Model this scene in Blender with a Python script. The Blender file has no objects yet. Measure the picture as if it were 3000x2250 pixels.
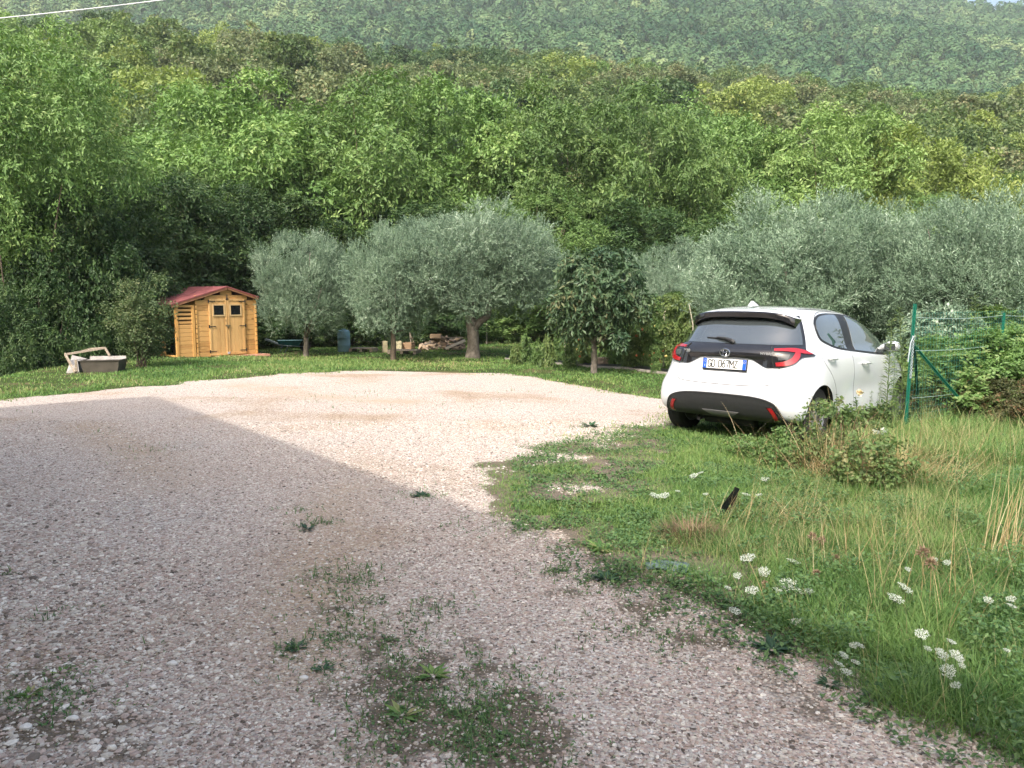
import bpy, bmesh, math, random
import numpy as np
from mathutils import Vector, Matrix
SC = bpy.context.scene
COL = SC.collection
PI = math.pi
rad = math.radians
random.seed(7)
# ------------------------------------------------------------------ camera model (3000x2250 photo pixels -> directions)
CH, CP, CF = 1.567, rad(6.31), 2282.0
def E_(py):                         # slope (height per metre forward) of a photo row
    return math.tan(math.atan((1125-py)/CF)-CP)
def ray(px, py):
    u = (1125-py)/CF; c, s = math.cos(CP), math.sin(CP)
    y = c+u*s; z = -s+u*c
    return ((px-1500)/CF)/y, z/y    # x per forward metre, z per forward metre
def gp(px, py, z=0.0):              # the ground point seen at a photo pixel
    a, b = ray(px, py); Y = (z-CH)/b
    return Vector((a*Y, Y, z))
def ap(px, py, Y):                  # the point at a photo pixel at forward distance Y
    a, b = ray(px, py)
    return Vector((a*Y, Y, CH+b*Y))
# ------------------------------------------------------------------ noise
def _hash(ix, iy, seed):
    h = (ix.astype(np.int64)*374761393 + iy.astype(np.int64)*668265263 + seed*974634777) & 0xffffffff
    h = ((h ^ (h >> 13))*1274126177) & 0xffffffff
    h = h ^ (h >> 16)
    return (h & 0xffff)/65535.0
def vnoise(x, y, seed=0):
    x = np.asarray(x, float); y = np.asarray(y, float)
    ix = np.floor(x); iy = np.floor(y); fx = x-ix; fy = y-iy
    fx = fx*fx*(3-2*fx); fy = fy*fy*(3-2*fy)
    a = _hash(ix, iy, seed); b = _hash(ix+1, iy, seed); c = _hash(ix, iy+1, seed); d = _hash(ix+1, iy+1, seed)
    return (a*(1-fx)+b*fx)*(1-fy)+(c*(1-fx)+d*fx)*fy
def fbm(x, y, seed=0, o=4):
    r = 0; a = .5; t = 0
    for i in range(o):
        r = r+a*vnoise(np.asarray(x)*2**i, np.asarray(y)*2**i, seed+i*17); t += a; a *= .5
    return r/t
# ------------------------------------------------------------------ materials
MATS = {}
def nmat(name):
    m = bpy.data.materials.new(name); m.use_nodes = True
    nt = m.node_tree
    return m, nt, nt.nodes, nt.links, nt.nodes['Principled BSDF']
def setp(b, **k):
    names = {'col': 'Base Color', 'rough': 'Roughness', 'metal': 'Metallic', 'spec': 'Specular IOR Level', 'coat': 'Coat Weight', 'coatr': 'Coat Roughness', 'trans': 'Transmission Weight', 'ior': 'IOR', 'emit': 'Emission Color', 'es': 'Emission Strength', 'alpha': 'Alpha', 'sheen': 'Sheen Weight'}
    for a, v in k.items():
        s = b.inputs[names[a]]
        if a in ('col', 'emit') and len(v) == 3: v = (*v, 1)
        s.default_value = v
def ramp(nodes, stops, interp='LINEAR'):
    r = nodes.new('ShaderNodeValToRGB'); r.color_ramp.interpolation = interp
    e = r.color_ramp.elements
    while len(e) < len(stops): e.new(.5)
    for q, (p, c) in zip(e, stops):
        q.position = p; q.color = (*c, 1) if len(c) == 3 else c
    return r
def mat_plain(name, col, rough=.6, var=.15, scale=8, bump=0, bscale=60, **k):
    """a solid colour broken up by two noises of dirt and wear"""
    if name in MATS: return MATS[name]
    m, nt, N, L, B = nmat(name)
    tc = N.new('ShaderNodeTexCoord'); no = N.new('ShaderNodeTexNoise'); no.inputs['Scale'].default_value = scale; no.inputs['Detail'].default_value = 6
    L.new(tc.outputs['Object'], no.inputs['Vector'])
    a = tuple(c*(1-var) for c in col); b = tuple(min(1, c*(1+var)) for c in col)
    r = ramp(N, [(.3, a), (.7, b)]); L.new(no.outputs['Fac'], r.inputs['Fac']); L.new(r.outputs['Color'], B.inputs['Base Color'])
    setp(B, rough=rough, **k)
    if bump:
        n2 = N.new('ShaderNodeTexNoise'); n2.inputs['Scale'].default_value = bscale; n2.inputs['Detail'].default_value = 5
        L.new(tc.outputs['Object'], n2.inputs['Vector'])
        bp = N.new('ShaderNodeBump'); bp.inputs['Strength'].default_value = bump; bp.inputs['Distance'].default_value = .02
        L.new(n2.outputs['Fac'], bp.inputs['Height']); L.new(bp.outputs['Normal'], B.inputs['Normal'])
    MATS[name] = m
    return m
def mat_leaf(name, c0, c1, c2=None, trans=.3, rough=.5, spec=.35, objvar=.12, sat=.97):
    """leaves: the per-leaf 'tint' value picks between colours; each plant also shifts a little"""
    if name in MATS: return MATS[name]
    m, nt, N, L, B = nmat(name)
    at = N.new('ShaderNodeAttribute'); at.attribute_name = 'tint'
    stops = [(0, c0), (.75, c1)] + ([(1, c2)] if c2 else [])
    r = ramp(N, stops); L.new(at.outputs['Fac'], r.inputs['Fac'])
    oi = N.new('ShaderNodeObjectInfo'); mr = N.new('ShaderNodeMapRange')
    mr.inputs['To Min'].default_value = 1-objvar; mr.inputs['To Max'].default_value = 1+objvar
    L.new(oi.outputs['Random'], mr.inputs['Value'])
    hs = N.new('ShaderNodeHueSaturation'); hs.inputs['Saturation'].default_value = sat; L.new(r.outputs['Color'], hs.inputs['Color']); L.new(mr.outputs['Result'], hs.inputs['Value'])
    L.new(hs.outputs['Color'], B.inputs['Base Color'])
    setp(B, rough=rough, spec=spec)
    tr = N.new('ShaderNodeBsdfTranslucent')
    hs2 = N.new('ShaderNodeHueSaturation'); hs2.inputs['Saturation'].default_value = 1.15; hs2.inputs['Value'].default_value = 1.3; hs2.inputs['Hue'].default_value = .49
    L.new(hs.outputs['Color'], hs2.inputs['Color']); L.new(hs2.outputs['Color'], tr.inputs['Color'])
    mx = N.new('ShaderNodeMixShader'); mx.inputs['Fac'].default_value = trans
    L.new(B.outputs[0], mx.inputs[1]); L.new(tr.outputs[0], mx.inputs[2])
    L.new(mx.outputs[0], N['Material Output'].inputs['Surface'])
    MATS[name] = m
    return m
def mat_bark(name, col=(.11, .085, .06), scale=14):
    return mat_plain(name, col, .9, .4, scale, .8, 40)
def mat_wood(name, c0, c1, axis='X', scale=9, rough=.6, knots=True):
    if name in MATS: return MATS[name]
    m, nt, N, L, B = nmat(name)
    tc = N.new('ShaderNodeTexCoord'); mp = N.new('ShaderNodeMapping'); s = [1, 1, 1]; s['XYZ'.index(axis)] = .07
    mp.inputs['Scale'].default_value = s; L.new(tc.outputs['Object'], mp.inputs['Vector'])
    no = N.new('ShaderNodeTexNoise'); no.inputs['Scale'].default_value = scale*6; no.inputs['Detail'].default_value = 5; no.inputs['Distortion'].default_value = 1.2
    L.new(mp.outputs[0], no.inputs['Vector'])
    n2 = N.new('ShaderNodeTexNoise'); n2.inputs['Scale'].default_value = scale*.8; L.new(mp.outputs[0], n2.inputs['Vector'])
    ad = N.new('ShaderNodeMath'); ad.operation = 'ADD'; L.new(no.outputs['Fac'], ad.inputs[0]); L.new(n2.outputs['Fac'], ad.inputs[1])
    at = N.new('ShaderNodeAttribute'); at.attribute_name = 'tint'
    ad2 = N.new('ShaderNodeMath'); ad2.operation = 'MULTIPLY_ADD'; ad2.inputs[1].default_value = .5; L.new(at.outputs['Fac'], ad2.inputs[0]); L.new(ad.outputs[0], ad2.inputs[2])
    r = ramp(N, [(.75/1.5, c0), (1.25/1.5, c1)]); d = N.new('ShaderNodeMath'); d.operation = 'DIVIDE'; d.inputs[1].default_value = 1.5
    L.new(ad2.outputs[0], d.inputs[0]); L.new(d.outputs[0], r.inputs['Fac'])
    out = r.outputs['Color']
    if knots:
        vo = N.new('ShaderNodeTexVoronoi'); vo.inputs['Scale'].default_value = 2.6
        m3 = N.new('ShaderNodeMapping'); s3 = [1, 1, 1]; s3['XYZ'.index(axis)] = .55; m3.inputs['Scale'].default_value = s3
        L.new(tc.outputs['Object'], m3.inputs['Vector']); L.new(m3.outputs[0], vo.inputs['Vector'])
        kr = ramp(N, [(.045, (.45, .45, .45)), (.09, (1, 1, 1))]); L.new(vo.outputs['Distance'], kr.inputs['Fac'])
        mm = N.new('ShaderNodeMix'); mm.data_type = 'RGBA'; mm.blend_type = 'MULTIPLY'; mm.inputs['Factor'].default_value = 1
        L.new(out, mm.inputs['A']); L.new(kr.outputs['Color'], mm.inputs['B']); out = mm.outputs['Result']
    L.new(out, B.inputs['Base Color']); setp(B, rough=rough, spec=.3)
    bp = N.new('ShaderNodeBump'); bp.inputs['Strength'].default_value = .3; bp.inputs['Distance'].default_value = .004
    L.new(no.outputs['Fac'], bp.inputs['Height']); L.new(bp.outputs['Normal'], B.inputs['Normal'])
    MATS[name] = m
    return m
# ------------------------------------------------------------------ object plumbing
def tag(o, label=None, cat=None, group=None, kind=None):
    if label: o['label'] = label
    if cat: o['category'] = cat
    if group: o['group'] = group
    if kind: o['kind'] = kind
    return o
def link(name, me, mats=None, parent=None):
    o = bpy.data.objects.new(name, me); COL.objects.link(o)
    if mats is not None and me is not None:
        for m in (mats if isinstance(mats, (list, tuple)) else [mats]): me.materials.append(m)
    if parent is not None: o.parent = parent
    return o
def empty(name, loc=(0, 0, 0), rz=0, label=None, cat=None, group=None, kind=None):
    o = bpy.data.objects.new(name, None); COL.objects.link(o); o.location = loc; o.rotation_euler = (0, 0, rz)
    o.empty_display_size = .2
    return tag(o, label, cat, group, kind)
def copy_tree(src, parent=None):
    c = src.copy(); COL.objects.link(c)
    if parent is not None: c.parent = parent
    for ch in list(src.children): copy_tree(ch, c)
    return c
def mesh_np(name, V, F, tint=None, mi=None, smooth=False):
    """V (n,3); F list of (k,m) int arrays with the same or different m"""
    me = bpy.data.meshes.new(name)
    if not isinstance(F, list): F = [F]
    F = [f for f in F if len(f)]
    me.vertices.add(len(V)); me.vertices.foreach_set('co', np.asarray(V, np.float32).ravel())
    nl = sum(f.size for f in F); nf = sum(len(f) for f in F)
    me.loops.add(nl); me.polygons.add(nf)
    me.loops.foreach_set('vertex_index', np.concatenate([f.ravel() for f in F]).astype(np.int32))
    sizes = np.concatenate([np.full(len(f), f.shape[1], np.int32) for f in F])
    st = np.zeros(nf, np.int32); st[1:] = np.cumsum(sizes)[:-1]
    me.polygons.foreach_set('loop_start', st)
    if mi is not None: me.polygons.foreach_set('material_index', np.asarray(mi, np.int32))
    me.polygons.foreach_set('use_smooth', np.full(nf, smooth, bool))
    me.update(calc_edges=True)
    if tint is not None:
        a = me.attributes.new('tint', 'FLOAT', 'FACE' if len(tint) == nf and len(tint) != len(V) else 'POINT')
        a.data.foreach_set('value', np.asarray(tint, np.float32))
    return me
class MB:
    """collects boxes, bars, tubes and prisms into one mesh"""
    def __init__(s): s.v = []; s.f = []; s.t = []; s.m = []; s.n = 0
    def add(s, v, f, tint=None, mi=0):
        v = [tuple(p) for p in v]
        s.v += v; s.f += [tuple(i+s.n for i in q) for q in f]; s.n += len(v)
        t = random.random() if tint is None else tint
        s.t += [t]*len(f); s.m += [mi]*len(f)
        return s
    def box(s, c, d, M=None, tint=None, mi=0, taper=1.0):
        x, y, z = d[0]/2, d[1]/2, d[2]/2
        P = [(-x, -y, -z), (x, -y, -z), (x, y, -z), (-x, y, -z), (-x*taper, -y*taper, z), (x*taper, -y*taper, z), (x*taper, y*taper, z), (-x*taper, y*taper, z)]
        P = [Vector(p) for p in P]
        if M is not None: P = [M @ p for p in P]
        c = Vector(c)
        return s.add([p+c for p in P], [(0, 3, 2, 1), (4, 5, 6, 7), (0, 1, 5, 4), (1, 2, 6, 5), (2, 3, 7, 6), (3, 0, 4, 7)], tint, mi)
    def bar(s, a, b, w, h, up=(0, 0, 1), tint=None, mi=0):
        a = Vector(a); b = Vector(b); d = b-a; L = d.length; d.normalize(); up = Vector(up)
        if abs(d.dot(up)) > .98: up = Vector((1, 0, 0))
        sx = d.cross(up).normalized(); uz = sx.cross(d).normalized()
        M = Matrix((d, sx, uz)).transposed()
        return s.box((a+b)/2, (L, w, h), M, tint, mi)
    def tube(s, pts, r, n=8, cap=True, tint=None, mi=0, closed=False):
        pts = [Vector(p) for p in pts]; k = len(pts)
        rs = r if isinstance(r, (list, tuple)) else [r]*k
        V = []; prev = None
        for i, p in enumerate(pts):
            if closed: d = pts[(i+1) % k]-pts[i-1]
            else: d = pts[min(i+1, k-1)]-pts[max(i-1, 0)]
            if d.length < 1e-9: d = Vector((0, 0, 1))
            d.normalize()
            if prev is None:
                ref = Vector((0, 0, 1)) if abs(d.z) < .9 else Vector((1, 0, 0))
                a = d.cross(ref).normalized()
            else:
                a = prev-d*prev.dot(d)
                a = a.normalized() if a.length > 1e-6 else d.orthogonal().normalized()
            prev = a; b = d.cross(a)
            for j in range(n):
                q = 2*PI*j/n
                V.append(p+(a*math.cos(q)+b*math.sin(q))*rs[i])
        F = []
        for i in range(k if closed else k-1):
            i2 = (i+1) % k
            for j in range(n):
                j2 = (j+1) % n
                F.append((i*n+j, i*n+j2, i2*n+j2, i2*n+j))
        if cap and not closed:
            F.append(tuple(reversed(range(n)))); F.append(tuple((k-1)*n+j for j in range(n)))
        return s.add(V, F, tint, mi)
    def lathe(s, prof, n=24, M=None, tint=None, mi=0, cap=True):
        V = []; F = []; k = len(prof)
        for (r, z) in prof:
            for j in range(n):
                q = 2*PI*j/n; p = Vector((r*math.cos(q), r*math.sin(q), z)); V.append(M @ p if M is not None else p)
        for i in range(k-1):
            for j in range(n):
                j2 = (j+1) % n; F.append((i*n+j, i*n+j2, (i+1)*n+j2, (i+1)*n+j))
        if cap:
            F.append(tuple(reversed(range(n)))); F.append(tuple((k-1)*n+j for j in range(n)))
        return s.add(V, F, tint, mi)
    def build(s, name, mats, parent=None, smooth=False, bevel=0, ang=35):
        me = bpy.data.meshes.new(name); me.from_pydata(s.v, [], s.f); me.update()
        a = me.attributes.new('tint', 'FLOAT', 'FACE'); a.data.foreach_set('value', s.t)
        me.polygons.foreach_set('material_index', s.m)
        if smooth:
            me.polygons.foreach_set('use_smooth', [True]*len(s.f)); me.set_sharp_from_angle(angle=rad(ang))
        o = link(name, me, mats, parent)
        if bevel:
            b = o.modifiers.new('bevel', 'BEVEL'); b.width = bevel; b.segments = 2; b.limit_method = 'ANGLE'; b.angle_limit = rad(40)
        return o
# ------------------------------------------------------------------ render settings
SC.render.engine = 'CYCLES'
SC.view_settings.view_transform = 'Standard'; SC.view_settings.look = 'None'; SC.view_settings.gamma = 1
cy = SC.cycles
cy.max_bounces = 6; cy.diffuse_bounces = 3; cy.glossy_bounces = 3; cy.transmission_bounces = 4; cy.transparent_max_bounces = 6; cy.volume_bounces = 1
cy.use_adaptive_sampling = True; cy.adaptive_threshold = .02; cy.use_denoising = True
cy.caustics_reflective = False; cy.caustics_refractive = False; cy.sample_clamp_indirect = 6
cy.use_fast_gi = False
cam_d = bpy.data.cameras.new('camera'); cam = bpy.data.objects.new('camera', cam_d); COL.objects.link(cam)
cam_d.sensor_width = 36; cam_d.lens = CF/3000*36; cam_d.clip_end = 5000; cam_d.clip_start = .05
cam.location = (0, 0, CH); cam.rotation_euler = (PI/2-CP, 0, 0)
SC.camera = cam
# ------------------------------------------------------------------ light: a hazy sun from behind the camera's left
SUN_EL, SUN_DIR = rad(46), Vector((.35, .94, 0)).normalized()     # the way the light travels over the ground
sun_d = bpy.data.lights.new('sun', 'SUN'); sun_d.energy = 2.0; sun_d.angle = rad(.9); sun_d.color = (1, .94, .86)
sun = bpy.data.objects.new('sun', sun_d); COL.objects.link(sun)
ld = Vector((SUN_DIR.x*math.cos(SUN_EL), SUN_DIR.y*math.cos(SUN_EL), -math.sin(SUN_EL)))
sun.rotation_euler = ld.to_track_quat('-Z', 'Y').to_euler()
W = bpy.data.worlds.new('World'); SC.world = W; W.use_nodes = True
wn = W.node_tree.nodes; bg = wn['Background']
sky = wn.new('ShaderNodeTexSky'); sky.sky_type = 'NISHITA'; sky.sun_disc = False
sky.sun_elevation = SUN_EL; sky.sun_rotation = math.atan2(-SUN_DIR.x, -SUN_DIR.y); sky.dust_density = 6.5; sky.air_density = 1.2; sky.ozone_density = 1.0
bg.inputs['Strength'].default_value = .15
W.node_tree.links.new(sky.outputs[0], bg.inputs['Color'])
SC.view_settings.exposure = 1.17
# ================================================================== TERRAIN
_cc = [-4000, 0, 450, 900, 1100, 1500, 1850, 2180, 2520, 2800, 3000, 7000]
_cy = [68, 68, 80, 105, 170, 160, 215, 215, 280, 290, 280, 280]
_cd = [130, 130, 130, 140, 160, 190, 215, 240, 250, 225, 200, 200]
_cz = [CH+d*E_(y)-8.5 for y, d in zip(_cy, _cd)]
CARP, CARYAW = Vector((2.264, 8.415, 0)), .7652
_fx, _fy = math.sin(CARYAW), math.cos(CARYAW)
def sstep(a, b, x):
    t = np.clip((x-a)/(b-a), 0, 1); return t*t*(3-2*t)
def yard(x, y):
    s = (x-CARP.x-_fx*.6)*_fx+(y-CARP.y-_fy*.6)*_fy
    z = -np.clip(s, 0, 3.4)*.0365
    e = -10.3-.14*(y-16)                       # the bank left of the lawn
    dl = np.clip(e-x, 0, 60)*sstep(3, 11, y)
    z = z-np.clip(dl*.42, 0, 5.5)-.3*sstep(0, 1.5, dl)
    return z+(fbm(x*.35, y*.35, 3, 3)-.5)*.05*sstep(2, 6, y)
def H(x, y):
    x = np.asarray(x, float); y = np.asarray(y, float)
    z0 = yard(x, np.minimum(y, 29))
    Y = np.maximum(y, 1.0); col = 1500+CF*x/Y
    Yc = np.interp(col, _cc, _cd); zc = np.interp(col, _cc, _cz)
    a = sstep(29, 46, Y)
    z = z0*(1-a)+(-3.6)*a
    t = np.clip((Y-46)/(Yc-46), 0, 1)
    z = np.where(Y > 46, -3.6+(zc+3.6)*(t**.92), z)
    z = np.where(Y > Yc, zc-(Y-Yc)*.4, z)
    zt = np.interp(col, [0, 1500, 2500, 2800, 3000, 4000], [330, 312, 280, 259, 258, 250])
    zf = 55+(Y-300)/450*(zt-55)+(fbm(x/130, Y/130, 9, 3)-.5)*26*sstep(300, 420, Y)*(1-sstep(640, 740, Y))
    zf = np.where(Y > 755, zt-(Y-755)*.5, zf)
    return np.where(Y > Yc, np.maximum(z, np.where(Y > 200, zf, -99)), z)
def hz(x, y): return float(H(np.array([x]), np.array([y]))[0])
def on(p): return Vector((p[0], p[1], hz(p[0], p[1])))
def gpt(px, py):                     # the terrain point seen at a photo pixel (yard only)
    z = 0.0
    for i in range(6):
        p = gp(px, py, z); z = hz(p.x, p.y)
    return Vector((p.x, p.y, z))
def axis_pts(lo, hi, step, far_lo, far_hi, g=1.14):
    a = list(np.arange(lo, hi+1e-6, step)); s = step
    while a[-1] < far_hi: s = min(s*g, 26); a.append(a[-1]+s)
    s = step; b = []; c = lo
    while c > far_lo: s = min(s*g, 26); c -= s; b.append(c)
    return np.array(b[::-1]+a)
gx = axis_pts(-13, 12, .13, -1100, 1100); gy = axis_pts(.5, 30, .13, -70, 1000)
X, Y = np.meshgrid(gx, gy); nx, ny = len(gx), len(gy)
V = np.stack([X.ravel(), Y.ravel(), H(X, Y).ravel()], 1)
i = np.arange(nx-1)[None, :]+nx*np.arange(ny-1)[:, None]; i = i.ravel()
me = mesh_np('ground', V, np.stack([i, i+1, i+1+nx, i+nx], 1), smooth=True)
m, nt, N, L, B = nmat('ground_soil')
tc = N.new('ShaderNodeTexCoord')
n1 = N.new('ShaderNodeTexNoise'); n1.inputs['Scale'].default_value = 1.1; n1.inputs['Detail'].default_value = 8; n1.inputs['Roughness'].default_value = .65
n2 = N.new('ShaderNodeTexNoise'); n2.inputs['Scale'].default_value = 34; n2.inputs['Detail'].default_value = 5
for n in (n1, n2): L.new(tc.outputs['Object'], n.inputs['Vector'])
r1 = ramp(N, [(.36, (.045, .075, .022)), (.52, (.07, .10, .032)), (.62, (.15, .125, .07)), (.72, (.22, .17, .11))])
L.new(n1.outputs['Fac'], r1.inputs['Fac'])
r2 = ramp(N, [(.3, (.45, .45, .45)), (.7, (1.2, 1.2, 1.2))]); L.new(n2.outputs['Fac'], r2.inputs['Fac'])
mm = N.new('ShaderNodeMix'); mm.data_type = 'RGBA'; mm.blend_type = 'MULTIPLY'; mm.inputs['Factor'].default_value = 1
L.new(r1.outputs['Color'], mm.inputs['A']); L.new(r2.outputs['Color'], mm.inputs['B']); L.new(mm.outputs['Result'], B.inputs['Base Color'])
setp(B, rough=.95, spec=.1)
bp = N.new('ShaderNodeBump'); bp.inputs['Strength'].default_value = .8; bp.inputs['Distance'].default_value = .03
L.new(n2.outputs['Fac'], bp.inputs['Height']); L.new(bp.outputs['Normal'], B.inputs['Normal'])
tag(link('ground', me, m), 'grassy soil ground of the yard running up into the wooded hills', None, None, 'structure')

# ================================================================== GRAVEL YARD
_edge = [(-300, 1206), (0, 1178), (250, 1150), (500, 1127), (800, 1104), (1000, 1087), (1300, 1084), (1600, 1112), (1750, 1138), (1925, 1172),
         (1985, 1215), (1900, 1243), (1790, 1262), (1700, 1300), (1560, 1340), (1430, 1372), (1350, 1400), (1400, 1440), (1480, 1470), (1530, 1540),
         (1610, 1590), (1700, 1650), (1750, 1712), (1930, 1745), (2050, 1800), (2180, 1880), (2300, 1960), (2450, 2030), (2600, 2110), (2750, 2200), (2900, 2290)]
PG = [gpt(*e).xy for e in _edge]
PG = np.array([(p.x, p.y) for p in PG]+[(2.4, .8), (5, -5), (-22, -5), (-22, 6), (-12, 9.4)])
def sd_poly(x, y, P=PG):             # >0 inside
    x = np.asarray(x, float); y = np.asarray(y, float)
    d = np.full(x.shape, 1e9); ins = np.zeros(x.shape, bool); n = len(P)
    for i in range(n):
        ax, ay = P[i]; bx, by = P[(i+1) % n]
        ex, ey = bx-ax, by-ay
        t = np.clip(((x-ax)*ex+(y-ay)*ey)/(ex*ex+ey*ey+1e-12), 0, 1)
        d = np.minimum(d, np.hypot(x-ax-ex*t, y-ay-ey*t))
        c = ((ay > y) != (by > y)) & (x < (bx-ax)*(y-ay)/(by-ay+1e-12)+ax); ins ^= c
    return np.where(ins, d, -d)
_tip = gpt(1480, 1400)
def gmask(x, y):                     # gravel amount: >0 gravel, <0 grass, with ragged patches
    s = sd_poly(x, y)
    far = sstep(9, 14, y)
    tip = np.exp(-(((x-_tip.x)/1.5)**2+((y-_tip.y)/1.1)**2))
    amp = .36+.35*far+1.5*tip
    n = (fbm(x*1.6, y*1.6, 21, 4)-.5)*2*(1-far)+(fbm(x*.8, y*1.3, 22, 4)-.5)*2*far
    return s+n*amp
step = .07
bx = np.arange(-21.5, 4.6, step); by = np.arange(-4.5, 17.5, step)
X, Y = np.meshgrid(bx, by); _turf = np.exp(-(((X-1.2)/2.2)**2+((Y-6.6)/2.4)**2))
keep = gmask(X+step/2, Y+step/2) > -.12-1.0*_turf
idx = np.arange(X.size).reshape(X.shape)
k = keep[:-1, :-1]
q = np.stack([idx[:-1, :-1][k], idx[:-1, 1:][k], idx[1:, 1:][k], idx[1:, :-1][k]], 1)
u, inv = np.unique(q, return_inverse=True)
V = np.stack([X.ravel()[u], Y.ravel()[u], H(X.ravel()[u], Y.ravel()[u])+.012], 1)
_blob = [(1010, 1700, .30, .5), (1100, 1800, .35, .8), (1250, 1980, .42, 1.0), (1350, 2100, .45, 1.0), (1450, 2190, .4, 1.0), (1180, 1860, .35, .7), (1700, 1720, .3, .7), (1850, 1800, .3, .7), (2050, 1890, .3, .6), (60, 2150, .35, .9), (250, 2120, .25, .7), (130, 1980, .25, .6), (380, 2230, .2, .6), (2350, 2060, .3, .6), (60, 1700, .4, .4)]
def dirt(x, y):
    d = np.zeros(np.shape(x))
    for px, py, r, a in _blob:
        c = gpt(px, py); d = np.maximum(d, a*np.exp(-(((x-c.x)/r)**2+((y-c.y)/(r*.9))**2)))
    return d*sstep(.34, .62, fbm(x*4.5, y*4.5, 14, 4))
_trk = [[gpt(*p) for p in T_] for T_ in ([(1030, 1440), (1000, 1500), (960, 1600), (930, 1750), (900, 1950)], [(700, 1130), (900, 1160), (1200, 1180)], [(250, 1250), (420, 1330), (500, 1420)])]
def track(x, y):
    d = np.full(np.shape(x), 9.)
    for T_ in _trk:
        for a, b in zip(T_[:-1], T_[1:]):
            ex, ey = b.x-a.x, b.y-a.y; t = np.clip(((x-a.x)*ex+(y-a.y)*ey)/(ex*ex+ey*ey), 0, 1); d = np.minimum(d, np.hypot(x-a.x-ex*t, y-a.y-ey*t))
    return np.exp(-(d/.34)**2)*(.15+.75*fbm(x*2, y*2, 15, 3))
_gm = gmask(V[:, 0], V[:, 1])
GRASSY = np.maximum(np.clip(-_gm*1.1+.16, 0, .82), dirt(V[:, 0], V[:, 1])*.62)
me = mesh_np('gravel_yard', V, inv.reshape(q.shape), tint=GRASSY, smooth=True)
_at = me.attributes.new('track', 'FLOAT', 'POINT'); _at.data.foreach_set('value', track(V[:, 0], V[:, 1]).astype(np.float32))
STONE_STOPS = [(0, (.10, .085, .07)), (.07, (.22, .19, .165)), (.20, (.405, .33, .29)), (.45, (.485, .40, .355)), (.64, (.485, .455, .405)), (.82, (.56, .525, .47)), (.94, (.74, .715, .66))]
m, nt, N, L, B = nmat('gravel')
tc = N.new('ShaderNodeTexCoord')
def vor(scale, rnd=1.0):
    v = N.new('ShaderNodeTexVoronoi'); v.inputs['Scale'].default_value = scale; v.inputs['Randomness'].default_value = rnd
    L.new(tc.outputs['Object'], v.inputs['Vector']); return v
v1, v2 = vor(85), vor(42)
sp = N.new('ShaderNodeSeparateColor'); L.new(v1.outputs['Color'], sp.inputs[0])
r1 = ramp(N, STONE_STOPS); L.new(sp.outputs[0], r1.inputs['Fac'])
big = N.new('ShaderNodeTexNoise'); big.inputs['Scale'].default_value = .45; big.inputs['Detail'].default_value = 5; L.new(tc.outputs['Object'], big.inputs['Vector'])
r3 = ramp(N, [(.34, (.80, .70, .58)), (.46, (1.0, .96, .94)), (.6, (1.02, 1.0, 1.0)), (.7, (.92, .95, .98))]); L.new(big.outputs['Fac'], r3.inputs['Fac'])
mm = N.new('ShaderNodeMix'); mm.data_type = 'RGBA'; mm.blend_type = 'MULTIPLY'; mm.inputs['Factor'].default_value = 1
L.new(r1.outputs['Color'], mm.inputs['A']); L.new(r3.outputs['Color'], mm.inputs['B'])
at2 = N.new('ShaderNodeAttribute'); at2.attribute_name = 'track'
mt = N.new('ShaderNodeMix'); mt.data_type = 'RGBA'; mt.clamp_factor = True; L.new(at2.outputs['Fac'], mt.inputs['Factor']); L.new(mm.outputs['Result'], mt.inputs['A']); mt.inputs['B'].default_value = (.42, .32, .22, 1); mm = mt
at = N.new('ShaderNodeAttribute'); at.attribute_name = 'tint'
n4 = N.new('ShaderNodeTexNoise'); n4.inputs['Scale'].default_value = 6; n4.inputs['Detail'].default_value = 6; L.new(tc.outputs['Object'], n4.inputs['Vector'])
ad = N.new('ShaderNodeMath'); ad.operation = 'MULTIPLY_ADD'; ad.inputs[1].default_value = 1.3; L.new(at.outputs['Fac'], ad.inputs[0]); L.new(n4.outputs['Fac'], ad.inputs[2])
rr = ramp(N, [(.72, (0, 0, 0)), (1.0, (1, 1, 1))]); L.new(ad.outputs[0], rr.inputs['Fac'])
m2 = N.new('ShaderNodeMix'); m2.data_type = 'RGBA'; L.new(rr.outputs['Color'], m2.inputs['Factor']); L.new(mm.outputs['Result'], m2.inputs['A']); m2.inputs['B'].default_value = (.17, .14, .105, 1)
L.new(m2.outputs['Result'], B.inputs['Base Color']); setp(B, rough=.9, spec=.2)
bp = N.new('ShaderNodeBump'); bp.inputs['Strength'].default_value = 1; bp.inputs['Distance'].default_value = .008; bp.invert = True
L.new(v1.outputs['Distance'], bp.inputs['Height'])
bp2 = N.new('ShaderNodeBump'); bp2.inputs['Strength'].default_value = .8; bp2.inputs['Distance'].default_value = .015; bp2.invert = True
L.new(v2.outputs['Distance'], bp2.inputs['Height']); L.new(bp.outputs['Normal'], bp2.inputs['Normal']); L.new(bp2.outputs['Normal'], B.inputs['Normal'])
tag(link('gravel_yard', me, m), 'pinkish white crushed gravel forecourt with a ragged grassy edge', None, None, 'structure')

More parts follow.
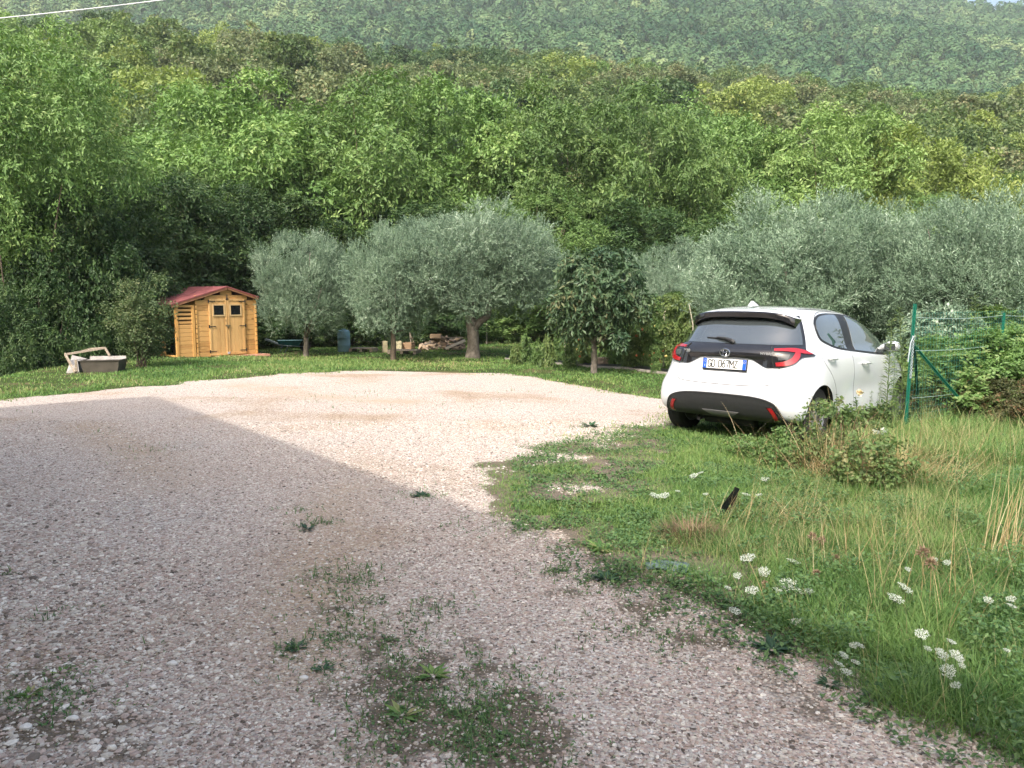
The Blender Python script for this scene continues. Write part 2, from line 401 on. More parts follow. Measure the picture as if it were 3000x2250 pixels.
# ================================================================== SCATTER HELPERS
def rnd(seed): return np.random.default_rng(seed)
def in_view(x, y, m=.04):
    return (y > 1.6) & (np.abs(x/np.maximum(y, .1)) < 1500/CF*1.03+m)
def rotz_scale(base, pos, ang, sc, tilt=None):
    """base (k,3) or (N,k,3) -> (N,k,3)"""
    b = base[None] if base.ndim == 2 else base
    c, s = np.cos(ang)[:, None], np.sin(ang)[:, None]
    bx, by, bz = b[..., 0]*sc[:, 0:1], b[..., 1]*sc[:, 1:2], b[..., 2]*sc[:, 2:3]
    if tilt is not None:
        ct, st = np.cos(tilt)[:, None], np.sin(tilt)[:, None]
        by, bz = by*ct-bz*st, by*st+bz*ct
    return np.stack([bx*c-by*s+pos[:, 0:1], bx*s+by*c+pos[:, 1:2], bz+pos[:, 2:3]], -1)
_ph = (1+5**.5)/2
ICO = np.array([(-1, _ph, 0), (1, _ph, 0), (-1, -_ph, 0), (1, -_ph, 0), (0, -1, _ph), (0, 1, _ph), (0, -1, -_ph), (0, 1, -_ph), (_ph, 0, -1), (_ph, 0, 1), (-_ph, 0, -1), (-_ph, 0, 1)])/1.9
ICF = np.array([(0, 11, 5), (0, 5, 1), (0, 1, 7), (0, 7, 10), (0, 10, 11), (1, 5, 9), (5, 11, 4), (11, 10, 2), (10, 7, 6), (7, 1, 8), (3, 9, 4), (3, 4, 2), (3, 2, 6), (3, 6, 8), (3, 8, 9), (4, 9, 5), (2, 4, 11), (6, 2, 10), (8, 6, 7), (9, 8, 1)])
OCT = np.array([(-1, -.8, -.6), (1, -.9, -.6), (.9, 1, -.6), (-1, .8, -.6), (-.7, -.6, .7), (.8, -.5, .6), (.5, .7, .8), (-.6, .6, .5)])
OCF = np.array([(0, 1, 5, 4), (1, 2, 6, 5), (2, 3, 7, 6), (3, 0, 4, 7), (4, 5, 6, 7)])
def stones(n, y0, y1, s0, s1, seed, ico, gain=None):
    g = rnd(seed); y = np.sqrt(g.uniform(y0**2, y1**2, n)); x = g.uniform(-.72, .72, n)*y
    gm = gmask(x, y); k = (gm > g.uniform(-.35, .05, n))
    k &= g.random(n) > .38*np.clip(dirt(x, y)+.8*track(x, y)*(y < 6), 0, 1)
    x, y = x[k], y[k]; n = len(x)
    coarse = sstep(.1, .6, (-x-.12*y)/y)*(1-sstep(4, 8, y))           # coarser stones at the left front
    s = (s0+(s1-s0)*g.random(n)**3)*(1+coarse*(.25+1.0*g.random(n)**3))
    sc = np.stack([s*g.uniform(.8, 1.3, n), s*g.uniform(.6, 1, n), s*g.uniform(.30, .6, n)], 1)
    pos = np.stack([x, y, H(x, y)+.012+sc[:, 2]*.25], 1)
    base = ICO if ico else OCT
    var = base[None]*(1+g.uniform(-.28, .28, (n, len(base), 3)))
    P = rotz_scale(var, pos, g.uniform(0, 6.3, n), sc, g.uniform(-.45, .45, n))
    F = ICF if ico else OCF
    f = (F[None]+(np.arange(n)*len(base))[:, None, None]).reshape(-1, F.shape[1])
    t = g.random(n)
    return P.reshape(-1, 3), f, np.repeat(t, len(F))
A = stones(62000, 2.2, 4.7, .0035, .0125, 1, True)
B_ = stones(80000, 4.7, 9.8, .005, .0125, 2, False)
me = mesh_np('stones', np.concatenate([A[0], B_[0]]), [A[1], B_[1]+len(A[0])], tint=np.concatenate([A[2], B_[2]]))
m, nt, N, L, B = nmat('stone_chips')
at = N.new('ShaderNodeAttribute'); at.attribute_name = 'tint'
r = ramp(N, STONE_STOPS); L.new(at.outputs['Fac'], r.inputs['Fac'])
tc = N.new('ShaderNodeTexCoord'); no = N.new('ShaderNodeTexNoise'); no.inputs['Scale'].default_value = 90; no.inputs['Detail'].default_value = 4; L.new(tc.outputs['Object'], no.inputs['Vector'])
r2 = ramp(N, [(.3, (.8, .78, .76)), (.7, (1.1, 1.08, 1.06))]); L.new(no.outputs['Fac'], r2.inputs['Fac'])
mm = N.new('ShaderNodeMix'); mm.data_type = 'RGBA'; mm.blend_type = 'MULTIPLY'; mm.inputs['Factor'].default_value = 1
L.new(r.outputs['Color'], mm.inputs['A']); L.new(r2.outputs['Color'], mm.inputs['B']); L.new(mm.outputs['Result'], B.inputs['Base Color']); setp(B, rough=.85, spec=.25)
tag(link('gravel_stones', me, m), 'loose pink, grey and white gravel stones strewn over the forecourt', 'gravel', None, 'stuff')

# ================================================================== GRASS
def blades(x, y, h, w, seed, lean=.5, curl=.5, z=None, segs=3, tint=None, dirb=None):
    """tapered bent blades -> verts, quads, per-face tint"""
    g = rnd(seed); n = len(x)
    az = g.uniform(0, 2*PI, n) if dirb is None else dirb
    ln = g.uniform(0, lean, n)+.05; cu = g.uniform(.2, 1, n)*curl
    face = az+PI/2+g.uniform(-.6, .6, n)
    z0 = H(x, y) if z is None else z
    if tint is None: tint = g.random(n)
    P = np.zeros((n, (segs+1)*2, 3)); px, py, pz = x.copy(), y.copy(), z0.copy()-.004
    a = ln.copy()
    for k in range(segs+1):
        ww = w*(1-(k/segs)**1.6*.92)/2
        P[:, 2*k] = np.stack([px-np.cos(face)*ww, py-np.sin(face)*ww, pz], 1)
        P[:, 2*k+1] = np.stack([px+np.cos(face)*ww, py+np.sin(face)*ww, pz], 1)
        sl = h/segs
        px = px+np.cos(az)*np.sin(a)*sl; py = py+np.sin(az)*np.sin(a)*sl; pz = pz+np.cos(a)*sl
        a = np.minimum(a+cu*1.6/segs, 2.2)
    b = (np.arange(n)*(segs+1)*2)[:, None, None]
    f = np.array([[2*k, 2*k+1, 2*k+3, 2*k+2] for k in range(segs)])[None]+b
    return P.reshape(-1, 3), f.reshape(-1, 4), np.repeat(tint, segs)
def join(parts):
    o = 0; V = []; F = []; T = []
    for v, f, t in parts:
        V.append(v); F.append(f+o); T.append(t); o += len(v)
    return np.concatenate(V), np.concatenate(F), np.concatenate(T)
G_STOPS = dict(c0=(.078, .180, .048), c1=(.215, .335, .095), c2=(.42, .37, .19))
GRASS = mat_leaf('grass_blades', trans=.35, spec=.25, objvar=0, **G_STOPS)
DRY = mat_leaf('dry_grass', (.30, .215, .095), (.48, .37, .18), (.60, .50, .30), trans=.2, objvar=0)
def cand(n, y0, y1, seed, pw=2.0, xr=(-.70, .70)):
    g = rnd(seed); y = (g.uniform(y0**pw, y1**pw, n))**(1/pw); return g.uniform(*xr, n)*y, y, g
_shed_c = (-9.0, 21.6)
# short lawn: far strip, left strip, round the car
x, y, g = cand(330000, 8.5, 29, 5, 1.4)
gm = gmask(x, y); bare = fbm(x*.9, y*.9, 31, 4)
k = (gm < g.uniform(-.3, .25, len(x))) & (g.random(len(x)) < np.where(bare > .545, .18, 1)) & (yard(x, y) > -.55)
k &= ~((np.abs(x-_shed_c[0]) < .8) & (np.abs(y-_shed_c[1]) < .8))
x, y, gm = x[k], y[k], gm[k]; n = len(x); g = rnd(51)
patch = fbm(x*.7, y*.7, 41, 3)
t = np.clip(g.random(n)*.8+(patch-.5)*.9+np.where(gm > -.25, .12, 0), 0, 1)
h = g.uniform(.03, .075, n)*(1+.5*(patch-.5)); lawn1 = blades(x, y, h, .010+.0006*y, 6, 1.0, .6, tint=t, segs=2)
# nearer ragged turf
x, y, g = cand(260000, 4.6, 9.5, 7, 2.0, (-.05, .70))
gm = gmask(x, y); clump = fbm(x*3.2, y*3.2, 33, 4)
k = (gm < g.uniform(-.35, .22, len(x))) & (clump > np.where(gm > -.5, .475, np.where(gm > -1.3, .42, .33))-.07*g.random(len(x)))
x, y, gm = x[k], y[k], gm[k]; n = len(x); g = rnd(52); patch = fbm(x*1.1, y*1.1, 42, 3)
t = np.clip(np.minimum(g.random(n)*.7+(patch-.5)*.8+.12, .78)+.22*(g.random(n) < .10), 0, 1)
h = g.uniform(.018, .055, n)*(1+.9*sstep(.3, 1.4, -gm)); lawn2 = blades(x, y, h, .006, 8, 1.4, 1.1, tint=t, segs=2)
Vv, F, T = join([lawn1, lawn2])
tag(link('lawn', mesh_np('lawn', Vv, F, T), GRASS), 'short green lawn with worn patches round the gravel', 'lawn', None, 'stuff')
# tall meadow at the right
def tallness(x, y):
    """height of the meadow: grows away from the gravel edge toward the right"""
    s = -sd_poly(x, y); u = x/y
    t = sstep(.02, .9, s)*sstep(.10, .40, u+.05*(6-y))*(1-.0*y)
    near = sstep(.0, .35, s)*(1-sstep(3.4, 5.4, y))
    back = sstep(.34, .50, u)*(1-sstep(8, 10.5, y))
    return np.clip(np.maximum(np.maximum(t*.75*(1-sstep(6.0, 7.6, y)), near*.85), back), 0, 1)
x, y, g = cand(260000, 2.1, 11, 9, 1.5, (.02, .72))
tl = tallness(x, y); gm = gmask(x, y)
k = (tl > .06) & (gm < g.uniform(-.12, .06, len(x))) & (g.random(len(x)) < .35+.65*tl)
x, y, tl, gm = x[k], y[k], tl[k], gm[k]; n = len(x); g = rnd(53)
pt = fbm(x*1.3, y*1.3, 61, 3); p2 = fbm(x*4.6, y*4.6, 62, 3); p3 = fbm(x*2.1, y*2.1, 63, 3)
h = (.035+.20*tl*np.clip(.15+1.5*(p2-.2), .25, 1.4))*g.uniform(.4, 1.25, n)
straw = (g.random(n) < .03+.30*sstep(.53, .64, pt)*sstep(3.2, 5, y))
t = np.where(straw, g.uniform(.80, 1, n), np.clip(.02+.9*(p3-.25)+g.uniform(-.22, .30, n), 0, .74))
lie = g.random(n) < .35
m1 = blades(x[~lie], y[~lie], h[~lie], g.uniform(.0022, .0054, (~lie).sum()), 10, .8, 1.1, tint=t[~lie], segs=3)
m2_ = blades(x[lie], y[lie], h[lie]*1.15, g.uniform(.002, .0042, lie.sum()), 101, 1.45, 1.7, tint=t[lie], segs=3)
k = g.random(n) < .012+.05*sstep(.52, .62, pt)*sstep(3.2, 5, y)
dry = blades(x[k], y[k], h[k]*g.uniform(1.2, 2.2, k.sum()), np.full(k.sum(), .0028), 11, 1.0, .6, tint=g.uniform(.93, 1, k.sum()), segs=4)
Vv, F, T = m1[0], m1[1], m1[2]
def join2(L_):
    o = 0; V = []; FF = []; T = []
    for v, f, t in L_: V.append(v); FF.append(f+o); T.append(t); o += len(v)
    return np.concatenate(V), np.concatenate(FF), np.concatenate(T)
Vv, F, T = join2([m1, m2_, dry])
tag(link('meadow_grass', mesh_np('meadow', Vv, F, T), GRASS), 'tall rough grass on the bank beside the gravel', 'tall grass', None, 'stuff')
x, y, g = cand(60000, 7.0, 11.2, 91, 1.4, (.30, .72)); u = x/y
k = (u > .44-.02*(y-7)) & (fbm(x*2.2, y*2.2, 92, 3) > .44) & ~((x-CARP.x)*_fx+(y-CARP.y)*_fy > 0)
rx, ry = x-CARP.x, y-CARP.y; al_, la_ = rx*_fx+ry*_fy, -rx*_fy+ry*_fx
k = (u > .40) & (fbm(x*2.2, y*2.2, 92, 3) > .44) & ~((al_ > -.3) & (al_ < 4.2) & (np.abs(la_) < 1.05))
x, y = x[k], y[k]; n = len(x); g = rnd(93); pp = fbm(x*1.7, y*1.7, 94, 3); h = g.uniform(.12, .42, n)*(.5+pp)
rough = blades(x, y, h, g.uniform(.004, .008, n), 95, 1.0, 1.3, tint=np.where(g.random(n) < .12+.5*sstep(.5, .62, pp), g.uniform(.8, 1, n), g.random(n)*.7), segs=4)
tag(link('rough_grass', mesh_np('rough', *rough), GRASS), 'knee high rough grass and straw between the car and the fence', 'tall grass', None, 'stuff')
# broad-leaved ground herbs mixed in (clover, plantain)
def leafquads(pos, dirv, nor, ln, wd, tint):
    """folded diamond leaves: base, left, tip, right"""
    d = dirv/np.maximum(np.linalg.norm(dirv, axis=1, keepdims=True), 1e-9)
    s = np.cross(d, nor); s /= np.maximum(np.linalg.norm(s, axis=1, keepdims=True), 1e-9)
    nn = np.cross(s, d)
    mid = pos+d*(ln*.5)[:, None]-nn*(ln*.04)[:, None]; hw = (wd*.5)[:, None]
    P = np.stack([pos, mid-s*hw+nn*(wd*.12)[:, None], pos+d*ln[:, None]-nn*(ln*.12)[:, None], mid+s*hw+nn*(wd*.12)[:, None]], 1)
    n = len(pos); f = np.arange(n*4).reshape(n, 4)
    return P.reshape(-1, 3), f, tint
def herbs(x, y, hmax, size, seed, t=None):
    g = rnd(seed); n = len(x); az = g.uniform(0, 6.283, n); el = g.uniform(-.1, .9, n)
    d = np.stack([np.cos(az)*np.cos(el), np.sin(az)*np.cos(el), np.sin(el)], 1)
    pos = np.stack([x, y, H(x, y)+g.uniform(.005, 1, n)*hmax], 1)
    nor = np.stack([g.normal(0, .3, n), g.normal(0, .3, n), np.ones(n)], 1)
    ln = size*g.uniform(.6, 1.3, n)
    return leafquads(pos, d, nor, ln, ln*g.uniform(.35, .7, n), g.random(n)*.8 if t is None else t)
HERB = mat_leaf('herb_leaves', (.052, .125, .042), (.135, .235, .075), (.25, .25, .12), trans=.25, objvar=0)
x, y, g = cand(60000, 2.2, 9, 12, 1.6, (.0, .72)); sd = -sd_poly(x, y)
k = (sd > -.12) & (fbm(x*2.3, y*2.3, 66, 3)+.20*np.exp(-(sd/.3)**2) > .52)
x, y = x[k], y[k]
h1 = herbs(x, y, .04, .028, 13)
x, y, g = cand(90000, 2.2, 8.5, 15, 1.5, (.05, .72)); tl = tallness(x, y); k = (gmask(x, y) < 0) & (fbm(x*3.3, y*3.3, 67, 3) > .50) & (tl > .1)
x, y, tl = x[k], y[k], tl[k]; h2 = herbs(x, y, .03+.13*tl, .026, 16)
x, y, g = cand(70000, 5, 9.4, 17, 1.8, (.0, .6)); k = (gmask(x, y) < .05) & (fbm(x*5, y*5, 68, 3) > .52) & (tallness(x, y) < .4)
x, y = x[k], y[k]; h3 = herbs(x, y, .03, .026, 18)
h1 = join2([h1, h2, h3])
tag(link('ground_herbs', mesh_np('herbs', *h1), HERB), 'low broad-leaved herbs creeping through the grass and gravel edge', 'ground cover', None, 'stuff')
# weeds growing through the gravel
blobs = [(940, 1545, .12, 260), (1010, 1700, .20, 500), (1090, 1790, .26, 800), (1040, 1860, .16, 400), (1180, 1850, .24, 700), (1130, 1960, .26, 800), (1260, 1990, .26, 900), (1300, 2100, .24, 1000), (1400, 2060, .22, 700), (1450, 2170, .25, 1000),
         (1330, 2200, .22, 800), (1180, 2110, .18, 380), (1230, 1330+120, .2, 180), (1390, 1545, .15, 160), (430, 1330, .30, 250), (250, 1272, .3, 120), (850, 1910, .07, 170), (950, 1985, .10, 150), (80, 2045, .09, 500), (180, 2030, .10, 120), (110, 2085, .10, 120),
         (190, 2110, .14, 160), (250, 1950, .16, 140), (170, 1810, .12, 120), (30, 1690, .1, 100), (880, 1500, .1, 60), (1630, 1680, .12, 300), (1760, 1700, .16, 500), (1880, 1810, .22, 500), (2010, 1880, .25, 500), (1240, 1460, .14, 130),
         (1000, 1250, .22, 60), (1110, 1190, .5, 160), (930, 1170, .6, 200), (1060, 1160, .7, 220), (1320, 1245, .3, 60), (700, 1165, .5, 80), (150, 1208, .4, 80), (500, 1150, .5, 70), (1400, 1180, .5, 90), (1500, 1150, .5, 90), (1720, 1255, .14, 160), (1580, 1310, .3, 160), (1640, 1275, .3, 110)]
P = []; hb = []
for bi, (px, py, r, n) in enumerate(blobs):
    n = int(n*.5); r = r*1.5; c = gpt(px, py); g = rnd(500+bi); a = g.uniform(0, 6.283, n); rr = r*np.sqrt(g.random(n))*g.uniform(.3, 1.4, n)
    x = c.x+np.cos(a)*rr*1.15; y = c.y+np.sin(a)*rr
    k = fbm(x*7, y*7, 70+bi, 3) > .50; x, y = x[k], y[k]
    if not len(x): continue
    P.append(blades(x, y, g.uniform(.015, .055, len(x))*(1+.03*c.y), .0045+.0004*c.y, 600+bi, 1.2, .9, tint=g.random(len(x))*.85, segs=2, z=H(x, y)+.012))
    if c.y < 6: hb.append(herbs(np.concatenate([x, x+.01]), np.concatenate([y, y-.01]), .028, .017, 700+bi))
Vv, F, T = join(P+hb)
tag(link('gravel_weeds', mesh_np('gravel_weeds', Vv, F, T), HERB), 'sparse green weeds sprouting in patches through the gravel', 'weeds', None, 'stuff')
# ================================================================== TREES
def unit(v): return v/np.maximum(np.linalg.norm(v, axis=-1, keepdims=True), 1e-9)
def clumps(seed, R, n, hc, flat=-.75, lump=.25, inner=.18, shape=1.0, off=(0, 0)):
    """leaf clumps over a lumpy crown of radii R centred at height hc"""
    g = rnd(seed); i = np.arange(n)+.5
    z = 1-2*i/n; th = PI*(1+5**.5)*i
    d = np.stack([np.cos(th)*np.sqrt(1-z*z), np.sin(th)*np.sqrt(1-z*z), z], 1)+g.normal(0, .12, (n, 3)); d = unit(d)
    d = d[d[:, 2] > flat]; n = len(d)
    a = np.arctan2(d[:, 1], d[:, 0])
    lf = 1+lump*(fbm(a*1.3+seed, d[:, 2]*2+5, seed, 2)-.5)*2
    rf = g.uniform(.66, .95, n)*lf
    wid = np.where(d[:, 2] > 0, (1-d[:, 2]**2*.0)**.5, 1)
    c = d*rf[:, None]*np.array(R)*np.stack([wid**shape, wid**shape, np.ones(n)], 1)
    r = g.uniform(.15, .31, n)*min(R[0], R[2])*1.0
    k = int(n*inner); ci = g.normal(0, .28, (k, 3))*np.array(R); ri = g.uniform(.25, .38, k)*R[0]
    c = np.concatenate([c, ci]); r = np.concatenate([r, ri])
    c[:, 0] += off[0]; c[:, 1] += off[1]; c[:, 2] += hc
    return c, r
def foliage(seed, C, R, ns, L, k, ll, lw, up=.3, droop=.15, spread=.8, jit=.45, tj=.35, rmin=.45, hc=None, cc=None):
    g = rnd(seed); p = R**2/np.sum(R**2); ci = g.choice(len(R), ns, p=p)
    ctr = C.mean(0) if cc is None else np.array(cc)
    d = unit(g.normal(0, 1, (ns, 3))+unit(C[ci]-ctr)*.75+np.array([0, 0, up*.8]))
    rr = R[ci]*g.uniform(rmin, 1.05, ns)
    anc = C[ci]+d*rr[:, None]*np.array([1, 1, .8])
    sd = unit(d+np.array([0, 0, up])+g.normal(0, jit, (ns, 3)))
    Ls = L*g.uniform(.6, 1.25, ns)
    ct = g.uniform(0, 1, len(R))[ci]; st = ct*.4+g.uniform(0, .6, ns)
    P, D, NN, LL, TT = [], [], [], [], []
    side = unit(np.cross(sd, g.normal(0, 1, (ns, 3)))); up2 = unit(np.cross(side, sd))
    for j in range(k):
        t = (j+.5)/k; sg = 1 if j % 2 else -1
        pos = anc+sd*(Ls*t)[:, None]; pos[:, 2] -= droop*Ls*t*t
        ld = unit(sd*(1-spread*.55)+side*(sg*spread)+g.normal(0, .25, (ns, 3))-np.array([0, 0, droop*.9]))
        P.append(pos); D.append(ld); NN.append(unit(up2*.5+d*.55+np.array([0, 0, .45])+g.normal(0, .35, (ns, 3))))
        LL.append(ll*g.uniform(.65, 1.25, ns)); TT.append(np.clip(st+g.normal(0, tj*.3, ns), 0, 1))
    P = np.concatenate(P); LL = np.concatenate(LL)
    return leafquads(P, np.concatenate(D), np.concatenate(NN), LL, LL*(lw/ll), np.concatenate(TT))
def trunk(seed, C, R, hc, r0, nl=9, base=(0, 0), fork=.3, wob=.1, top=.95, lean=(0, 0)):
    """tapered trunk with limbs reaching into the clumps"""
    g = rnd(seed); mb = MB(); F = Vector((base[0]+lean[0], base[1]+lean[1], hc*fork)); H_ = hc*top
    pts = []; n = 5
    for i in range(n+1):
        t = i/n; pts.append(Vector((base[0]+lean[0]*t+g.uniform(-wob, wob)*t*.3, base[1]+lean[1]*t+g.uniform(-wob, wob)*t*.3, -.25+(F.z+.25)*t)))
    pts[-1] = F; rs = [r0*(1.35 if i == 0 else 1-.25*i/n) for i in range(n+1)]
    mb.tube(pts, rs, 9, tint=.5)
    idx = g.choice(len(R), min(nl, len(R)), replace=False)
    for j in idx:
        e = Vector(C[j]); m = F.lerp(e, .5)+Vector((g.uniform(-.1, .1), g.uniform(-.1, .1), -.06*e.length*g.uniform(0, 1)))
        q = F.lerp(m, .5)+Vector((g.uniform(-wob, wob), g.uniform(-wob, wob), 0))*.6
        rr = r0*g.uniform(.35, .6)
        mb.tube([F-Vector((0, 0, r0*.5)), q, m, e], [rr, rr*.75, rr*.5, rr*.15], 6, tint=.5)
    return mb
BARK = mat_bark('bark'); BARKG = mat_bark('grey_bark', (.17, .15, .125), 10)
LF = {
 'walnut': mat_leaf('walnut_leaves', (0.076, 0.164, 0.038), (0.158, 0.275, 0.069), (0.269, 0.386, 0.116), trans=.22, spec=.4),
 'walnut_pale': mat_leaf('pale_leaves', (0.111, 0.199, 0.055), (0.205, 0.316, 0.089), (0.304, 0.409, 0.147), trans=.25, spec=.4),
 'deep': mat_leaf('shaded_deep_green_leaves', (.022, .058, .019), (.058, .112, .032), (.115, .18, .055), trans=.2, spec=.35),  # dark foliage, its green lowered further to paint in deep shade
 'hazel': mat_leaf('mid_green_leaves', (0.064, 0.131, 0.036), (0.123, 0.211, 0.058), (0.199, 0.292, 0.089), trans=.28, spec=.35),
 'olive': mat_leaf('olive_leaves', (.085, .145, .090), (.185, .275, .175), (.40, .50, .38), trans=.15, rough=.45, spec=.4, objvar=.06),
 'yellow': mat_leaf('yellow_green_leaves', (0.129, 0.193, 0.047), (0.234, 0.310, 0.079), (0.351, 0.398, 0.126), trans=.32),
 'russet': mat_leaf('russet_leaves', (0.084, 0.129, 0.056), (0.185, 0.230, 0.101), (0.291, 0.263, 0.140), trans=.28),
 'wood': mat_leaf('woodland_leaves', (0.064, 0.123, 0.038), (0.135, 0.205, 0.065), (0.222, 0.257, 0.089), trans=.28),
 'wooddark': mat_leaf('dark_woodland_leaves', (0.037, 0.088, 0.034), (0.084, 0.152, 0.053), (0.140, 0.205, 0.074), trans=.22),
 'far': mat_leaf('distant_leaves', (0.032, 0.095, 0.040), (0.113, 0.205, 0.084), (0.207, 0.280, 0.118), trans=.15, objvar=0, spec=.2),
 'persimmon': mat_leaf('glossy_dark_leaves', (.022, .060, .030), (.075, .130, .055), (.15, .15, .07), trans=.18, rough=.5, spec=.35),
 'shrub': mat_leaf('shrub_leaves', (0.076, 0.135, 0.042), (0.164, 0.240, 0.071), (0.269, 0.316, 0.126), trans=.28),
}
PROTO = {}
def proto(key, seed, R, n, hc, ns, L, k, ll, lw, r0=.16, flat=-.75, up=.3, droop=.2, spread=.8, jit=.45, nl=9, fork=.3, lump=.25, lean=(0, 0), shape=1.0, rmin=.45, wob=.1, inner=.18):
    C, Rr = clumps(seed, R, n, hc, flat, lump, shape=shape, inner=inner)
    v, f, t = foliage(seed+1, C, Rr, ns, L, k, ll, lw, up, droop, spread, jit, rmin=rmin)
    me = mesh_np(key+'_crown', v, f, t)
    tm = trunk(seed+2, C, Rr, hc, r0, nl, fork=fork, lean=lean, wob=wob)
    PROTO[key] = dict(crown=me, trunk=tm, top=hc+R[2]*.98, w=R[0]*2.0)
def tm_mesh(key):
    p = PROTO[key]
    if not isinstance(p['trunk'], bpy.types.Mesh):
        mb = p['trunk']; me = bpy.data.meshes.new(key+'_trunk'); me.from_pydata(mb.v, [], mb.f); me.update()
        me.polygons.foreach_set('use_smooth', [True]*len(mb.f)); p['trunk'] = me
    return p['trunk']
def setmat(o, m):
    if not o.data.materials: o.data.materials.append(m)
    o.material_slots[0].link = 'OBJECT'; o.material_slots[0].material = m
def put_tree(key, leaf, px, Yd, top, wpx, rz, name, label, cat='tree', group=None, bark=None, base=None, hfix=None, wfix=None):
    p = PROTO[key]; x = ray(px, 900)[0]*Yd; z = hz(x, Yd) if base is None else base
    h = (CH+Yd*E_(top)-z) if hfix is None else hfix
    sz = h/p['top']; sx = (wpx/CF*Yd)/p['w'] if wfix is None else wfix/p['w']
    r = empty(name, (x, Yd, z), rz, label, cat, group)
    c = link('crown', p['crown'], None, r); setmat(c, LF[leaf] if isinstance(leaf, str) else leaf)
    t = link('trunk', tm_mesh(key), None, r); setmat(t, bark or BARK)
    for o in (c, t): o.scale = (sx, sx, sz)
    return r
#     key        seed R              n   hc   ns    L   k  ll   lw
proto('row_a', 101, (3.6, 3.6, 4.6), 78, 5.6, 9500, .50, 6, .185, .075, flat=-.95, droop=.4, up=.15, fork=.22)
proto('row_b', 111, (3.8, 3.5, 4.4), 70, 5.4, 9500, .50, 6, .19, .072, flat=-.95, droop=.5, up=.1, lump=.35, fork=.22)
proto('row_c', 121, (3.5, 3.5, 4.3), 84, 5.2, 9500, .42, 6, .165, .082, flat=-.95, droop=.25, lump=.3, fork=.22)
proto('bush_a', 131, (1.5, 1.5, 1.35), 40, 1.35, 2600, .30, 6, .12, .065, r0=.04, flat=-.9, fork=.1, nl=14, droop=.2)
proto('olive_a', 141, (2.3, 2.2, 1.55), 90, 2.25, 9500, .32, 12, .078, .019, r0=.15, flat=-.88, up=.45, droop=.0, spread=.55, jit=.5, nl=7, fork=.40, lump=.25, inner=.3)
proto('olive_b', 151, (2.2, 2.2, 1.65), 90, 2.2, 9500, .34, 12, .078, .019, r0=.13, flat=-.95, up=.65, droop=-.03, spread=.5, jit=.45, nl=7, fork=.3, lump=.35, inner=.3)
proto('tall_pale', 191, (4.2, 4.2, 4.4), 120, 12.3, 11000, .42, 6, .17, .062, flat=-.95, droop=.55, up=.1, fork=.30, r0=.22, lump=.35)
for i in range(4):
    proto('spur_%d' % i, 160+i*7, ((4.2, 4.2, 4.4), (3.8, 4.0, 5.2), (4.6, 4.2, 3.9), (3.4, 3.4, 4.6))[i], (46, 38, 52, 30)[i], 5.0, 3000, .7, 3, .38, .23, r0=.2, flat=-.6, droop=.25, nl=6, lump=.4, fork=.3, rmin=.6)
# ---- the row of big trees behind the olives
ROW = 'tall broadleaf trees behind the olive trees'
row = [('row_a', 'walnut', 735, 33, 258, 560, .3, 'tall bright green tree behind the shed roof and leftmost olive tree'),
       ('row_b', 'walnut', 1075, 34, 236, 560, 1.7, 'tall bright green tree rising between the shed and the big olive tree'),
       ('row_c', 'walnut', 1380, 36, 250, 500, 2.9, 'bright green tree straight behind the olive with the forked trunk'),
       ('row_a', 'hazel', 1640, 34, 262, 470, 4.1, 'mid green tall tree standing behind the small persimmon tree'),
       ('row_b', 'hazel', 1900, 36, 300, 470, 5.0, 'darker green tall tree behind the vegetable patch'),
       ('row_c', 'walnut', 2130, 38, 345, 420, .9, 'green tree behind the left edge of the car roof, tallest over the car'),
       ('row_a', 'walnut_pale', 2390, 37, 318, 500, 2.2, 'light green rounded tree above the car roof'),
       ('row_c', 'yellow', 2660, 36, 392, 420, 3.3, 'yellowish green tree sloping down at the right end of the tall row'),
       ('row_b', 'hazel', 520, 36, 400, 380, 2.4, 'mid green tree half hidden behind the dark trees by the shed'),
       ('row_b', 'hazel', 2880, 40, 520, 380, 1.2, 'low green tree above the fence at the far right end of the row')]
for k, lf, px, Yd, top, w, rz, lab in row: put_tree(k, lf, px, Yd, top, w, rz, 'broadleaf_tree', lab, group=ROW)
# second rank of lower trees closing the foot of the row
for i, (k, lf, px, Yd, top, w, lab) in enumerate([
        ('row_c', 'deep', 850, 30.5, 560, 430, 'dark green lower tree just right of the shed behind the left olive'),
        ('row_a', 'deep', 1240, 31, 600, 420, 'dark green lower tree behind the crown of the big olive tree'),
        ('row_b', 'hazel', 1560, 30.5, 560, 420, 'mid green lower tree behind the persimmon tree'),
        ('row_c', 'deep', 1880, 31, 600, 420, 'dark lower tree behind the tomato plants'),
        ('row_a', 'hazel', 2230, 32, 590, 420, 'lower green tree behind the large right hand olive'),
        ('row_b', 'hazel', 2620, 32, 600, 460, 'lower green tree behind the gap between the two right hand olives')]):
    put_tree(k, lf, px, Yd, top, w, 1.1*i, 'understorey_tree', lab, group='lower trees in front of the tall row', hfix=None)
